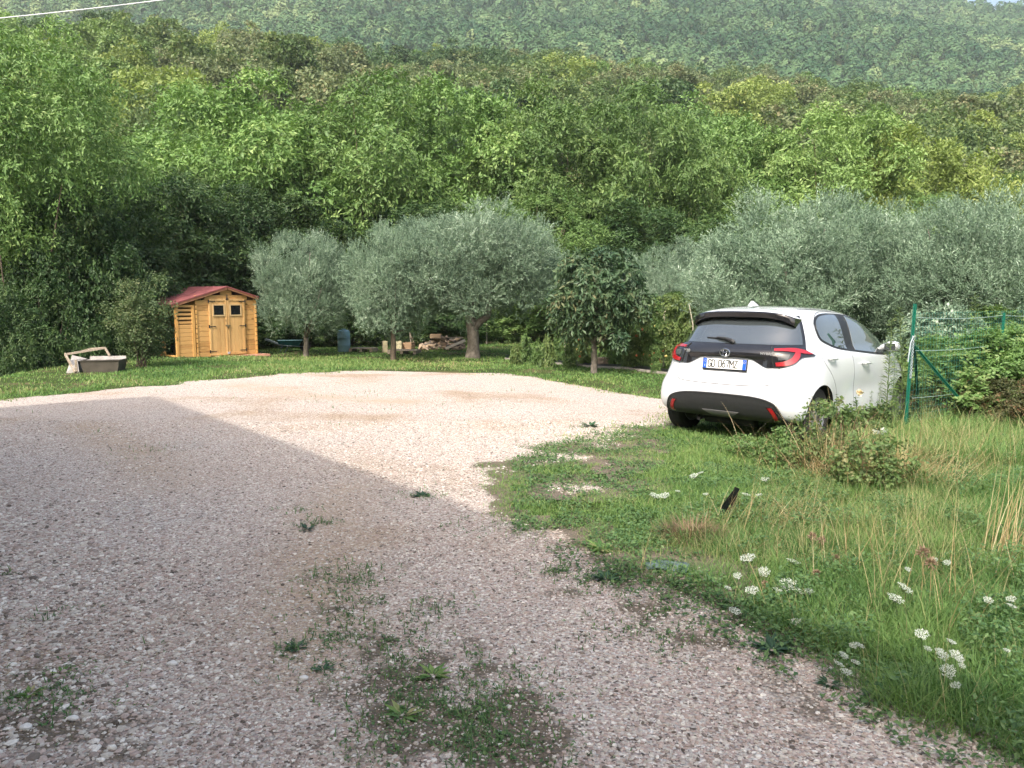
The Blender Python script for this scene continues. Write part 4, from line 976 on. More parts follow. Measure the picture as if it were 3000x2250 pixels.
def glyph(ch, y0, w, h, zb, parent):
    """plate letters as flat strokes; y runs to the car's right (negative)"""
    c = .22
    G = {'G': [[(1, .82), (1-c, 1), (c, 1), (0, .85), (0, .15), (c, 0), (1-c, 0), (1, .15), (1, .48), (.55, .48)]], 'D': [[(0, 0), (0, 1), (.65, 1), (1, .8), (1, .2), (.65, 0), (0, 0)]],
         '0': [[(c, 0), (0, .15), (0, .85), (c, 1), (1-c, 1), (1, .85), (1, .15), (1-c, 0), (c, 0)]], '6': [[(.9, 1), (.5, .95), (.08, .5), (0, .3), (.1, .08), (.35, 0), (.7, 0), (.95, .12), (1, .3), (.92, .5), (.65, .6), (.35, .58), (.08, .42)]],
         '7': [[(0, 1), (1, 1), (.4, 0)]], 'M': [[(0, 0), (0, 1), (.5, .4), (1, 1), (1, 0)]], 'Z': [[(0, 1), (1, 1), (0, 0), (1, 0)]]}[ch]
    mb = MB()
    for P in G:
        for p, q in zip(P[:-1], P[1:]):
            a_ = Vector((-.0125, y0-p[0]*w, zb+p[1]*h)); b_ = Vector((-.0125, y0-q[0]*w, zb+q[1]*h)); d_ = (b_-a_).normalized()*.003
            mb.bar(a_-d_, b_+d_, .003, .0095, up=(b_-a_).cross(Vector((1, 0, 0))), tint=.5)
    o = mb.build('letter', INK, parent); return o
for ch, y0, w in (('G', .196, .034), ('D', .150, .034), ('0', .070, .034), ('6', .024, .034), ('7', -.022, .034), ('M', -.066, .042), ('Z', -.120, .034)): glyph(ch, y0, w, .076, -.034, pm)
text('I', .036, (-.0135, .236, -.022), mat_plain('plate_white', (.7, .7, .7)), pm, 1)
mb = MB()
for k in range(12):
    a = k*PI/6; mb.box((-.0132, .236+math.cos(a)*.012, .030+math.sin(a)*.012), (.002, .003, .003))
mb.build('star_ring', mat_plain('plate_yellow', (.75, .6, .05), .4), pm)
mb = MB()
mb.tube([(-.0132, -.236+math.cos(a)*.011, .030+math.sin(a)*.011) for a in np.linspace(0, 2*PI, 17)[:-1]], .0014, 5, closed=True); mb.build('province_ring', mat_plain('plate_yellow', (.75, .6, .05)), pm)
# oval emblem of three ellipses
ez = .965; ex = float(S(np.array([0.]), np.array([ez]))[0][0])-.020
mb = MB()
def ell(cy_, cz, ry, rz, r): mb.tube([(ex, cy_+ry*math.cos(a), cz+rz*math.sin(a)) for a in np.linspace(0, 2*PI, 41)[:-1]], r, 6, closed=True)
ell(0, ez, .058, .040, .0062); ell(0, ez, .021, .037, .0045); ell(0, ez+.017, .040, .0165, .0045)
mb.build('emblem', CHROME, car, smooth=True)
BADGE = mat_plain('badge_silver', (.62, .63, .64), .3, .03, metal=.6)
def rear_text(s, y, z, size, sx=1.0):
    p = S(np.array([R_(y, z)]), np.array([z]))[0]; n = Snorm(np.array([R_(y, z)]), np.array([z]))[0]
    t = text(s, size, (0, 0, 0), BADGE, car, sx, 'badge', .002, bold=.0006); yaw = math.atan2(-n[1], -n[0])
    t.location = tuple(p+n*.016); t.rotation_euler = (0, 0, yaw); return t
rear_text('Y20', .49, .962, .046, 1.25); rear_text('HYBRID', -.475, .966, .036, 1.2)
# spoiler over the window
n = 61; ys = np.linspace(-.606, .606, n); V = []; F = []
for k, y in enumerate(ys):
    u = abs(y)/.606; zc = 1.428-.016*u**2-.050*u**5; x0 = .345+.05*u**2+.055*u**8
    zr = 1.450-.018*u**2-.085*u**5; fr_ = 1
    for (x, z) in ((x0+.30*fr_, zr+.012-.02*u**4), (x0+.12*fr_, zr+.002), (x0+.012, zc-.004), (x0, zc-.018), (x0+.010, zc-.068-.030*u**6), (x0+.05, zc-.082-.036*u**6), (x0+.17*fr_, zc-.066), (x0+.34*fr_, zc-.03)): V.append((x, y, z))
for k in range(n-1):
    for j in range(8):
        a = k*8+j; b = k*8+(j+1) % 8; F.append((a, b, b+8, a+8))
F.append(tuple(range(8))); F.append(tuple((n-1)*8+j for j in reversed(range(8))))
mb = MB(); mb.add(V, F, .5); mb.m = [1 if (i < (n-1)*8 and i % 8 in (0, 1)) else 0 for i in range(len(F))]
sp = mb.build('spoiler', [BLACKP, PAINT], car, smooth=True, ang=50)
# shark fin aerial
mb = MB(); mb.add([(.60, -.028, 1.482), (.60, .028, 1.482), (.80, .022, 1.492), (.80, -.022, 1.492), (.645, -.008, 1.545), (.645, .008, 1.545), (.68, .008, 1.546), (.68, -.008, 1.546)],
    [(0, 1, 2, 3), (0, 4, 5, 1), (1, 5, 6, 2), (2, 6, 7, 3), (3, 7, 4, 0), (4, 7, 6, 5)]); mb.build('aerial_fin', PAINT, car, bevel=.006)
# roof ditch line
for sd in (-1, 1): ribbon('panel_gap', [(ss_(.80, 1.458, sd), 1.458), (ss_(1.2, 1.462, sd), 1.462), (ss_(1.6, 1.455, sd), 1.455)], .006, SEAM, body, .001, n=30)
# side windows, doors, handles on both flanks
for sd in (-1, 1):
    cv = lambda x, z: ssv(x, z, sd)
    TOP = [(.765, 1.24), (.82, 1.340), (.98, 1.398), (1.28, 1.424), (1.75, 1.422), (2.04, 1.378), (2.41, 1.288), (2.69, 1.160), (2.93, 1.03)]
    BOT = [(.765, 1.23), (.80, 1.125), (1.0, 1.062), (1.18, 1.027), (1.45, 1.003), (2.25, .955), (2.68, .942), (2.93, .965)]
    tr = patch('window_trim', TOP, BOT, mat_plain('matt_black_trim', (.012, .012, .013), .45), car, 80, 14, .003, conv=cv)
    g1t = [(.80, 1.245), (.85, 1.325), (1.0, 1.380), (1.28, 1.406), (1.49, 1.409)]; g1b = [(.80, 1.235), (.833, 1.139), (1.016, 1.080), (1.19, 1.045), (1.435, 1.023)]
    patch('side_window', g1t, g1b, GLASS, car, 36, 14, .007, conv=cv)
    g2t = [(1.75, 1.402), (2.02, 1.358), (2.39, 1.268), (2.65, 1.142), (2.83, 1.045)]; g2b = [(1.66, 1.009), (2.25, .976), (2.62, .964), (2.83, .99)]
    patch('side_window', g2t, g2b, GLASS, car, 40, 14, .007, conv=cv)
    # door gaps
    ribbon('panel_gap', [(1.55, 1.445), (1.15, 1.437), (.90, 1.385), (.745, 1.26), (.665, 1.12), (.63, .98), (.70, .87), (.83, .76), (.95, .62), (1.0, .45), (1.02, .33)], .005, SEAM, body, .001, n=110, conv=cv)
    ribbon('panel_gap', [(1.55, 1.445), (1.8, 1.438), (2.1, 1.392), (2.45, 1.295), (2.75, 1.155)], .005, SEAM, body, .001, n=60, conv=cv)
    ribbon('panel_gap', [(1.485, 1.0), (1.52, .80), (1.54, .55), (1.53, .33)], .006, SEAM, body, .001, n=40, conv=cv)
    ribbon('panel_gap', [(2.66, .94), (2.68, .80), (2.66, .55), (2.62, .33)], .006, SEAM, body, .001, n=40, conv=cv)
    ribbon('sill_moulding', [(1.0, .29), (1.9, .285), (2.75, .29)], .05, PLAST, car, .008, n=50, conv=cv)
    for hx, hz_ in ((.86, .93), (1.85, .862)):
        al = ss_(hx, hz_, sd); p = S(np.array([al]), np.array([hz_]))[0]; mb = MB()
        mb.tube([(hx-.105, p[1]+sd*.006, hz_+.004), (hx-.08, p[1]+sd*.034, hz_), (hx, p[1]+sd*.042, hz_-.002), (hx+.08, p[1]+sd*.034, hz_-.004), (hx+.105, p[1]+sd*.004, hz_-.006)], [.012, .017, .018, .017, .012], 8)
        h = mb.build('door_handle', PAINT, car, smooth=True)
        ribbon('handle_recess', [(ss_(hx-.05, hz_, sd), hz_), (ss_(hx+.05, hz_, sd), hz_)], .05, mat_plain('recess_shade', (.55, .57, .6), .3), h, .0015, n=10)
    # mirror
    p = S(np.array([ss_(2.66, 1.03, sd)]), np.array([1.03]))[0]; mb = MB()
    prof = [(.0, .02), (.06, .035), (.12, .075), (.20, .082), (.25, .06), (.265, .02)]
    V = []; F = []; m_ = 16
    for (yy, rr) in prof:
        for j in range(m_):
            a = 2*PI*j/m_; V.append((2.66+rr*.8*math.cos(a)+.05*(yy), p[1]*.93+sd*yy, 1.035+rr*.85*math.sin(a)+yy*.06))
    for i in range(len(prof)-1):
        for j in range(m_): F.append((i*m_+j, i*m_+(j+1) % m_, (i+1)*m_+(j+1) % m_, (i+1)*m_+j))
    F.append(tuple(range(m_))); F.append(tuple((len(prof)-1)*m_+j for j in range(m_)))
    mb.add(V, F); mr = mb.build('wing_mirror', PAINT, car, smooth=True)
    mb = MB(); mb.box((2.603, p[1]*.93+sd*.165, 1.043), (.012, .13, .085)); mb.build('mirror_glass', GLASS, mr, bevel=.02)
# windscreen and head lights (facing away from the viewer)
patch('windscreen', [(ss_(2.0, 1.40, 1), 1.40), (ALMAX, 1.40), (2*ALMAX-ss_(2.0, 1.40, 1), 1.40)], [(ss_(2.70, 1.045, 1), 1.045), (ALMAX, 1.04), (2*ALMAX-ss_(2.70, 1.045, 1), 1.045)], GLASS, car, 40, 12, .004) if False else None
xs = []
def front_patch(name, pts_t, pts_b, mat, parent, nu=30, nv=8, off=.004):
    """rear_patch mirrored to the nose: pts are (y, z) on the front half"""
    def conv(y, z):
        r = row_at(np.array(z, float)); s = min(abs(y)/float(r[3]), .99999)**(float(r[7])/2)
        return ALMAX*0+float(al_of(np.array(PI-math.asin(s)))) if y >= 0 else -float(al_of(np.array(PI-math.asin(s))))
    return patch(name, [(conv(*p), p[1]) for p in pts_t], [(conv(*p), p[1]) for p in pts_b], mat, parent, nu, nv, off)
for sd in (1, -1):
    front_patch('windscreen', [(sd*.50, 1.40), (sd*.001, 1.41)], [(sd*.66, 1.05), (sd*.001, 1.045)], GLASS, car, 24, 14)
    front_patch('headlight', [(sd*.80, .80), (sd*.45, .75)], [(sd*.80, .70), (sd*.50, .66)], mat_plain('clear_lamp_lens', (.07, .075, .08), .15), car, 20, 6, .008)
    front_patch('grille', [(sd*.60, .50), (sd*.001, .52)], [(sd*.70, .26), (sd*.001, .26)], PLAST, car, 24, 8, .008)
# wheels
for ax, rw in AX:
    for sd in (-1, 1):
        w = empty('wheel', (ax, sd*.755, .311)); w.parent = car
        Mx = Matrix.Rotation(PI/2, 4, 'X')
        mb = MB(); mb.lathe([(.200, -.088), (.235, -.094), (.285, -.092), (.302, -.080), (.311, -.060), (.311, .060), (.302, .080), (.285, .092), (.235, .094), (.200, .088), (.195, .05), (.195, -.05)], 56, Mx, cap=False); mb.build('tyre', TYRE, w, smooth=True, ang=30)
        mb = MB(); mb.lathe([(.196, -.086), (.203, -.090), (.203, -.084), (.188, -.070), (.185, .070), (.203, .084), (.203, .090), (.196, .086)], 48, Mx, cap=False)
        f = -sd*.0+sd*.055
        for k in range(5):
            a = k*2*PI/5+.3
            for da in (-.13, .13):
                mb.bar((.045*math.cos(a+da*.3), f, .045*math.sin(a+da*.3)), (.195*math.cos(a+da), f+sd*.018, .195*math.sin(a+da)), .026, .020, up=(0, 1, 0), tint=.5)
        mb.lathe([(.055, f-.015), (.055, f+.012), (.03, f+.022)], 20, Matrix.Rotation(-PI/2, 4, 'X') if sd > 0 else Matrix.Rotation(PI/2, 4, 'X')) if False else mb.box((0, f, 0), (.09, .03, .09), tint=.5)
        mb.build('rim', ALLOY, w, smooth=True)
        mb = MB(); mb.lathe([(.186, -.012), (.186, .012)], 28, Matrix.Translation((0, -sd*.055, 0)) @ Mx); mb.build('dark_brake_disc', mat_plain('darkened_brake_steel', (.05, .048, .045), .6), w)  # brake disc, widened and darkened to put shade over the shiny inner rim
# underbody: floor pan details, axle and silencer
mb = MB(); mb.tube([(.60, -.68, .30), (.60, .68, .30)], .035, 8); mb.tube([(3.16, -.68, .30), (3.16, .68, .30)], .03, 8); mb.build('axle', UNDER, car, smooth=True)
mb = MB(); mb.tube([(.30, -.30, .225), (.30, .30, .225)], [.07, .07], 12); mb.tube([(.16, .33, .20), (.30, .33, .21)], .022, 8); mb.build('silencer', UNDER, car, smooth=True)
car.location = (CARP.x-_fy*.022, CARP.y+_fx*.022, car_z+.036*.6-.004)
F2 = Vector((_fx*math.cos(-.036), _fy*math.cos(-.036), math.sin(-.036))); L2 = Vector((-_fy, _fx, 0)); U2 = F2.cross(L2)
car.rotation_euler = Matrix((F2, L2, U2)).transposed().to_euler()
# ================================================================== GARDEN SHED
PINE = mat_wood('pine_boards', (.34, .17, .055), (.60, .35, .13), 'X'); PINEV = mat_wood('pine_boards_upright', (.40, .23, .085), (.60, .38, .16), 'Z'); PINEO = mat_wood('orange_pine', (.46, .22, .055), (.66, .38, .13), 'Z')
ROOFR = mat_plain('red_roof_felt', (.235, .070, .068), .8, .18, 5, .3, 60); IRON = mat_plain('black_iron', (.02, .02, .02), .6); DARKIN = mat_plain('dark_glass', (.010, .012, .014), .15)
_o = gpt(583, 1045); _e = min((ap(757, 1035, 20.9+.01*k) for k in range(200)), key=lambda p: abs((p.xy-_o.xy).length-1.84)); _e.z = hz(_e.x, _e.y); sa = math.atan2(_e.y-_o.y, _e.x-_o.x); _o = Vector((_o.x, _o.y)); sz = _e.z
shed = empty('garden_shed', (_o.x, _o.y, sz), sa, 'small pine garden shed with red felt roof, double doors and lean-to log store', 'shed')
SW = Vector((_e.x-_o.x, _e.y-_o.y)).length; print('shed', sa, SW, _o)
# local: x along the front (0..W), y into the shed, z up; the log store lies at x<0
WW, DD, WH, RH, LS = 1.76, 2.0, 1.70, 2.0, .66
def roof_z(x): return RH-.08-.30*abs(x-WW/2)
def boards(name, x0, x1, y, z0, z1, nb, mat, parent, th=.024, xf=None, gable=False):
    mb = MB(); h = (z1-z0)/nb
    for i in range(nb):
        a, b = x0, x1; zz = z0+h*(i+.5); top = z0+h*(i+1)
        if gable and top > WH-.02:
            e = max(.02, (RH-.10-zz)/.30); a, b = max(x0, WW/2-e), min(x1, WW/2+e)
        if b-a > .03: mb.box(((a+b)/2, y+random.uniform(-.002, .002), zz), (b-a, th, h-.007))
    return mb.build(name, mat, parent, bevel=.004)
fw = boards('front_wall', 0, WW, .012, .05, 1.92, 13, PINE, shed, gable=True)
mb = MB()
for i in range(13):                                    # notched log ends at the corners
    for x in (-.035, WW+.035): mb.box((x, .0, .05+.1327*(i+.5)), (.05, .045, .128 if i % 2 else .10), tint=random.random())
mb.build('log_ends', PINEO, shed, bevel=.004)
for nm, x in (('side_wall', 0), ('side_wall', WW)):
    mb = MB()
    for i in range(12): mb.box((x, DD/2, .05+.1375*(i+.5)), (.024, DD, .130))
    mb.build(nm, mat_wood('pine_side', (.42, .23, .08), (.62, .39, .16), 'Y'), shed)
boards('back_wall', 0, WW, DD, .05, 1.92, 13, PINE, shed, gable=True)
# doors
for sd, x0 in ((0, .33), (1, .885)):
    x1 = x0+.545; mb = MB()
    for i in range(5): mb.box((x0+.109*(i+.5), -.018, .88), (.106, .02, 1.58))
    d = mb.build('door', PINEV, shed, bevel=.003)
    mb = MB()
    for xx in (x0+.03, x1-.03): mb.box((xx, -.035, .88), (.05, .014, 1.58))
    for zz in (.12, 1.64): mb.box(((x0+x1)/2, -.0355, zz), (.435, .014, .06))
    mb.build('door_frame', PINEV, d, bevel=.003)
    cx = (x0+x1)/2+(-.02 if sd else .02); mb = MB()
    for (a, b, c, e) in ((0, .15, .37, .035), (0, -.15, .37, .035)): mb.box((cx+a, -.036, 1.35+b), (c, .022, e))
    for a in (-.1675, .1675): mb.box((cx+a, -.036, 1.35), (.035, .022, .265))
    w = mb.build('window_frame', mat_wood('pale_pine', (.42, .28, .13), (.58, .42, .22), 'X'), d)
    mb = MB(); mb.box((cx, -.032, 1.35), (.30, .006, .265)); mb.build('pane', DARKIN, w)
    for zz in (1.60, .90, .20):
        hx = x0+.02 if sd == 0 else x1-.02; s_ = 1 if sd == 0 else -1
        mb = MB(); mb.bar((hx-s_*.02, -.046, zz), (hx+s_*.17, -.046, zz), .006, .022); mb.box((hx-s_*.03, -.044, zz), (.03, .012, .09)); mb.build('hinge', IRON, d)
mb = MB(); mb.box((.878, -.055, 1.72), (.025, .02, .13)); mb.box((.878, -.05, 1.66), (.07, .015, .03)); mb.build('bolt', IRON, shed, bevel=.003)
mb = MB(); mb.box((.878, -.05, .92), (.14, .02, .035)); mb.box((.878, -.06, .885), (.045, .03, .055)); mb.build('padlock', mat_plain('brass_lock', (.25, .2, .12), .5, metal=.6), shed, bevel=.004)
mb = MB(); mb.box((.878, -.045, .14), (.07, .03, .06)); mb.build('door_stop', mat_plain('grey_steel', (.4, .4, .45), .4), shed, bevel=.004)
# log store at the left
ls = MB()
for i in range(13):
    z = .14+i*.111
    if i > 7 or i < 0: ls.box((-.36, .0, z), (.40, .022, .062))
    else: ls.box((-.36, .0, z), (.40, .022, .104))
ls.build('slatted_panel', PINE, shed, bevel=.003)
mb = MB()
for x in (-.60, -.13):
    mb.box((x, -.004, .78), (.085, .05, 1.44))
mb.build('panel_post', PINEO, shed, bevel=.005)
mb = MB(); mb.box((-.63, DD-.04, .74), (.07, .07, 1.40)); mb.build('rear_post', PINEO, shed, bevel=.005)
mb = MB()
for i in range(9): mb.box((-.36, DD, .18+i*.15), (.60, .02, .09))
mb.build('rear_slats', PINE, shed)
mb = MB()
for i in range(5): mb.box((-.655, DD*.5+.28, .20+i*.14), (.02, DD*.72, .07))
mb.build('side_slats', PINE, shed)
mb = MB(); mb.box((-.645, DD/2, .10), (.03, DD, .10)); mb.box((-.32, .01, .085), (.62, .03, .09)); mb.build('base_rail', PINEO, shed, bevel=.004)
# roof: two pitches of red felt on boards, the left one carried over the log store
ov = .10
for x0, x1 in ((-.78, WW/2), (WW/2, WW+.10)):
    za, zb = roof_z(x0)+.105, roof_z(x1)+.105; mb = MB()
    mb.add([(x0, -ov, za), (x1, -ov, zb), (x1, DD+ov, zb), (x0, DD+ov, za), (x0, -ov, za-.035), (x1, -ov, zb-.035), (x1, DD+ov, zb-.035), (x0, DD+ov, za-.035)],
           [(0, 1, 2, 3), (7, 6, 5, 4), (0, 4, 5, 1), (1, 5, 6, 2), (2, 6, 7, 3), (3, 7, 4, 0)])
    for k in range(1, 4):
        yy = DD*k/4; mb.add([(x0, yy, za+.004), (x1, yy, zb+.004), (x1, yy+.035, zb+.004), (x0, yy+.035, za+.004), (x0, yy, za), (x1, yy, zb), (x1, yy+.035, zb), (x0, yy+.035, za)], [(0, 1, 2, 3), (0, 4, 5, 1), (2, 6, 7, 3)])
    rf = mb.build('roof', ROOFR, shed)
    fz = MB(); fz.bar((x0+.02, -ov+.02, za-.066), (x1-.01, -ov+.02, zb-.066), .022, .06); fz.build('bargeboard', mat_plain('brown_bargeboard', (.26, .12, .06), .7, .2, 8), rf)
mb = MB(); mb.box((WW/2-.28, DD/2, -.0), (WW+1.15, DD+.55, .12)); mb.box((WW/2+.9, -.1, -.01), (.45, .45, .09))
slab = mb.build('paving_slab', mat_plain('terracotta_slab', (.48, .27, .19), .85, .25, 5, .4, 40), None); slab.location = (_o.x, _o.y, sz); slab.rotation_euler = (0, 0, sa)
tag(slab, 'pinkish paved slab under the garden shed', 'slab')
# ================================================================== TROUGH with wooden frame
GALV = mat_plain('weathered_steel', (.085, .075, .062), .6, .3, 4, .3, 50, metal=.15); GALVI = mat_plain('pale_steel_sheet', (.36, .345, .33), .5, .2, 5); OLDW = mat_wood('old_grey_wood', (.15, .12, .09), (.33, .28, .22), 'X', knots=False)
tp = gpt(240, 1092); tr = empty('metal_trough', (tp.x, tp.y, tp.z), rad(11), 'dented grey steel trough with a loose wooden frame on its end', 'trough')
mb = MB()
def pan(x0, x1, y0, y1, zb, zt, fl, th=.012):
    b = [(x0+fl, y0+fl, zb), (x1-fl, y0+fl, zb), (x1-fl, y1-fl, zb), (x0+fl, y1-fl, zb)]; t = [(x0, y0, zt), (x1, y0, zt), (x1, y1, zt), (x0, y1, zt)]
    bi = [(x0+fl+th, y0+fl+th, zb+th), (x1-fl-th, y0+fl+th, zb+th), (x1-fl-th, y1-fl-th, zb+th), (x0+fl+th, y1-fl-th, zb+th)]; ti = [(x0+th, y0+th, zt), (x1-th, y0+th, zt), (x1-th, y1-th, zt), (x0+th, y1-th, zt)]
    V = b+t+bi+ti; F = [(3, 2, 1, 0), (8, 9, 10, 11)]
    for i in range(4):
        j = (i+1) % 4; F += [(i, j, 4+j, 4+i), (8+j, 8+i, 12+i, 12+j), (4+i, 4+j, 12+j, 12+i)]
    return V, F
mb.add(*pan(-.02, .80, -.05, .62, .0, .265, .05)); mb.bar((-.03, -.055, .27), (.81, -.055, .27), .03, .012); mb.bar((-.03, .625, .27), (.81, .625, .27), .03, .012)
mb.build('basin', GALV, tr)
mb = MB(); mb.add(*pan(.012, .79, .30, .60, .262, .268, .0, .004)); mb.box((.40, .56, .30), (.78, .012, .07)); mb.box((.60, .42, .272), (.36, .30, .008)); mb.build('inner_sheet', GALVI, tr)
mb = MB(); mb.add([(-.03, -.07, -.02), (-.02, .60, -.02), (-.40, .66, .36), (-.32, -.02, .0), (-.05, -.07, .27), (-.05, .60, .27)], [(0, 3, 2, 5, 4), (0, 1, 5), (3, 0, 1, 2)]); mb.build('end_plate', GALVI, tr)
mb = MB()
mb.bar((-.42, .34, .40), (.33, .62, .52), .03, .05); mb.bar((-.44, .33, .41), (-.10, -.12, .02), .03, .07); mb.bar((.33, .62, .52), (.44, .55, .34), .03, .05)
mb.bar((-.05, .72, .48), (-.02, .52, .46), .025, .03); mb.bar((-.36, .70, .40), (-.03, .76, .50), .02, .03); mb.bar((-.03, .76, .50), (.33, .66, .53), .02, .025); mb.bar((-.09, -.06, -.02), (-.09, -.06, .30), .03, .05)
mb.build('wooden_frame', OLDW, tr, bevel=.004); tr.scale = (.93, .93, .93)
# ================================================================== WHEELBARROW, BARREL, CRATES, FIREWOOD
TEAL = mat_plain('teal_enamel', (.008, .075, .085), .45, .3, 6); STEELW = mat_plain('worn_tube', (.12, .16, .17), .5, .3, 9)
wp = gpt(850, 1030); wb = empty('wheelbarrow', (wp.x, wp.y, wp.z), rad(14), 'teal metal wheelbarrow standing right of the shed', 'wheelbarrow')
mb = MB(); mb.add(*pan(-.40, .38, -.28, .28, .17, .36, .12)); mb.build('tray', TEAL, wb)
for sd in (-1, 1):
    mb = MB(); mb.tube([(.46, sd*.05, .16), (.25, sd*.16, .17), (-.30, sd*.24, .22), (-.62, sd*.29, .36), (-.75, sd*.30, .40)], .016, 8); mb.build('handle', STEELW, wb, smooth=True)
    mb = MB(); mb.tube([(-.22, sd*.23, .21), (-.30, sd*.24, 0), (-.14, sd*.24, 0), (-.05, sd*.20, .18)], .012, 6); mb.build('leg', STEELW, wb, smooth=True)
mb = MB(); mb.lathe([(.10, -.02), (.17, -.035), (.18, 0), (.17, .035), (.10, .02)], 24, Matrix.Translation((.46, 0, .18)) @ Matrix.Rotation(PI/2, 4, 'X')); mb.build('wheel', TYRE, wb, smooth=True)
bp_ = gpt(1008, 1031); mb = MB()
mb.lathe([(.17, 0), (.19, .02), (.195, .2), (.205, .22), (.195, .24), (.195, .44), (.205, .46), (.195, .48), (.19, .64), (.15, .69), (.07, .70), (.07, .73), (.0, .73)], 26)
br = mb.build('barrel', mat_plain('faded_blue_plastic', (.20, .36, .44), .5, .2, 3), None, smooth=True, ang=50); br.location = bp_; tag(br, 'faded blue plastic barrel half hidden by olive leaves', 'barrel')
CREAM = mat_plain('cream_crate', (.62, .55, .36), .6, .15, 6)
def crate(px, py, w, h, d, rz, mat, name, lab, cat='crate', grp=None, slats=3):
    p = gpt(px, py); r = empty(name, (p.x, p.y, p.z), rz, lab, cat, grp); mb = MB()
    for i in range(slats):
        z = h*(i+.5)/slats
        for y in (-d/2, d/2): mb.box((0, y, z), (w, .015, h/slats*.86))
        for x in (-w/2, w/2): mb.box((x, 0, z), (.015, d-.04, h/slats*.86))
    mb.box((0, 0, .02), (w-.04, d-.04, .015)); mb.build('slats', mat, r)
    mb = MB()
    for x in (-w/2+.035, w/2-.035):
        for y in (-d/2+.02, d/2-.02): mb.box((x, y, h/2), (.03, .03, h))
    mb.build('corner_posts', mat, r); return r
crate(1128, 1033, .12, .36, .3, .3, CREAM, 'crate', 'narrow upright cream crate left of the thin olive trunk', grp='cream crates under the olive trees')
crate(1166, 1026, .24, .30, .3, .1, CREAM, 'crate', 'square cream crate right of the thin olive trunk', grp='cream crates under the olive trees')
crate(1196, 1024, .34, .24, .4, -.2, mat_wood('brown_box_wood', (.20, .12, .07), (.36, .24, .15), 'X'), 'wooden_box', 'brown wooden box between the cream crates and the firewood', 'box')
mb = MB(); a = gpt(1215, 1024); mb.bar((a.x-.12, a.y, .05), (a.x-.16, a.y+.05, .42), .03, .03); mb.bar((a.x-.16, a.y+.05, .42), (a.x, a.y+.1, .0), .02, .02); tag(mb.build('leaning_stick', OLDW, None), 'thin stick leaning on the brown wooden box', 'stick')
for px, py, w, lab in ((1065, 1030, .75, 'weathered pallet lying left of the cream crates'), (1185, 1036, .9, 'weathered pallet lying below the brown wooden box')):
    p = gpt(px, py); r = empty('pallet', (p.x, p.y, p.z), random.uniform(-.2, .2), lab, 'pallet', 'old pallets under the olives'); mb = MB()
    for i in range(6): mb.box((0, -.25+.10*i, .11), (w, .075, .02))
    mb.build('deck', OLDW, r); mb = MB()
    for x in (-w*.45, 0, w*.45): mb.box((x, 0, .05), (.09, .58, .09))
    mb.build('bearers', OLDW, r)
# firewood: split logs, every one its own
LOGS = [mat_wood('log_wood', (.15, .11, .08), (.34, .27, .20), 'X', knots=False), mat_wood('log_bark', (.05, .04, .034), (.13, .11, .09), 'X', knots=False), mat_wood('log_fresh', (.26, .18, .11), (.46, .34, .23), 'X', knots=False)]
g = rnd(77); lc = gpt(1295, 1028); base_log = []
for k in range(5):
    mb = MB(); m_ = 7; r_ = g.uniform(.032, .058); L_ = g.uniform(.24, .34); prof = [(r_*g.uniform(.6, 1.1)*math.cos(2*PI*j/m_), r_*g.uniform(.6, 1.1)*math.sin(2*PI*j/m_)) for j in range(m_)]
    mb.add([(-L_/2, y, z) for y, z in prof]+[(L_/2, y*.93, z*.93) for y, z in prof], [tuple(reversed(range(m_))), tuple(range(m_, 2*m_))]+[(j, (j+1) % m_, (j+1) % m_+m_, j+m_) for j in range(m_)], .5)
    o = mb.build('split_log', None, None); base_log.append(o.data); bpy.data.objects.remove(o)
for k in range(96):
    u = g.uniform(-1, 1); v_ = g.uniform(0, 1); x = u*.68+.0; hmax = .42*(1-max(0, -u-.1)**1.2*.95)*(1-max(0, u-.35)*.6)
    z = .05+v_*hmax*.95; y = .25*(v_-.5)+g.uniform(-.12, .12)
    o = link('split_log', base_log[k % 5]); o.material_slots[0] if o.material_slots else o.data.materials.append(LOGS[0]); o.material_slots[0].link = 'OBJECT'; o.material_slots[0].material = LOGS[int(g.integers(0, 3))]
    o.location = (lc.x+x, lc.y+.25+y, lc.z+z); o.rotation_euler = (g.uniform(-3, 3), g.uniform(-.5, .5), g.uniform(-1.2, 1.2))
    lv_ = 'top' if v_ > .66 else 'middle' if v_ > .33 else 'bottom'; sd_ = 'left end' if u < -.35 else 'right end' if u > .35 else 'middle'
    tag(o, 'split firewood log in the %s layer at the %s of the heap' % (lv_, sd_), 'log', 'firewood logs, %s %s' % (lv_, sd_))
crate(1272, 990, .34, .13, .3, .05, LOGS[2], 'wooden_box', 'shallow wooden box lying on top of the firewood heap', 'box', slats=2).location = (lc.x-.22, lc.y+.2, lc.z+.40)
for k, (xa, za, xb, zb, lab) in enumerate(((.12, .08, .74, .33, 'long pale plank leaning from the firewood against the forked olive trunk'), (-.02, .44, .68, .42, 'thin dark batten lying across the top of the firewood'))):
    mb = MB(); mb.bar((lc.x+xa, lc.y-.08, lc.z+za), (lc.x+xb, lc.y+.15, lc.z+zb), .03, .075 if k == 0 else .03); o = mb.build('plank', mat_wood('pale_plank', (.55, .47, .38), (.72, .64, .54), 'X', knots=False) if k == 0 else OLDW, None); tag(o, lab, 'plank')
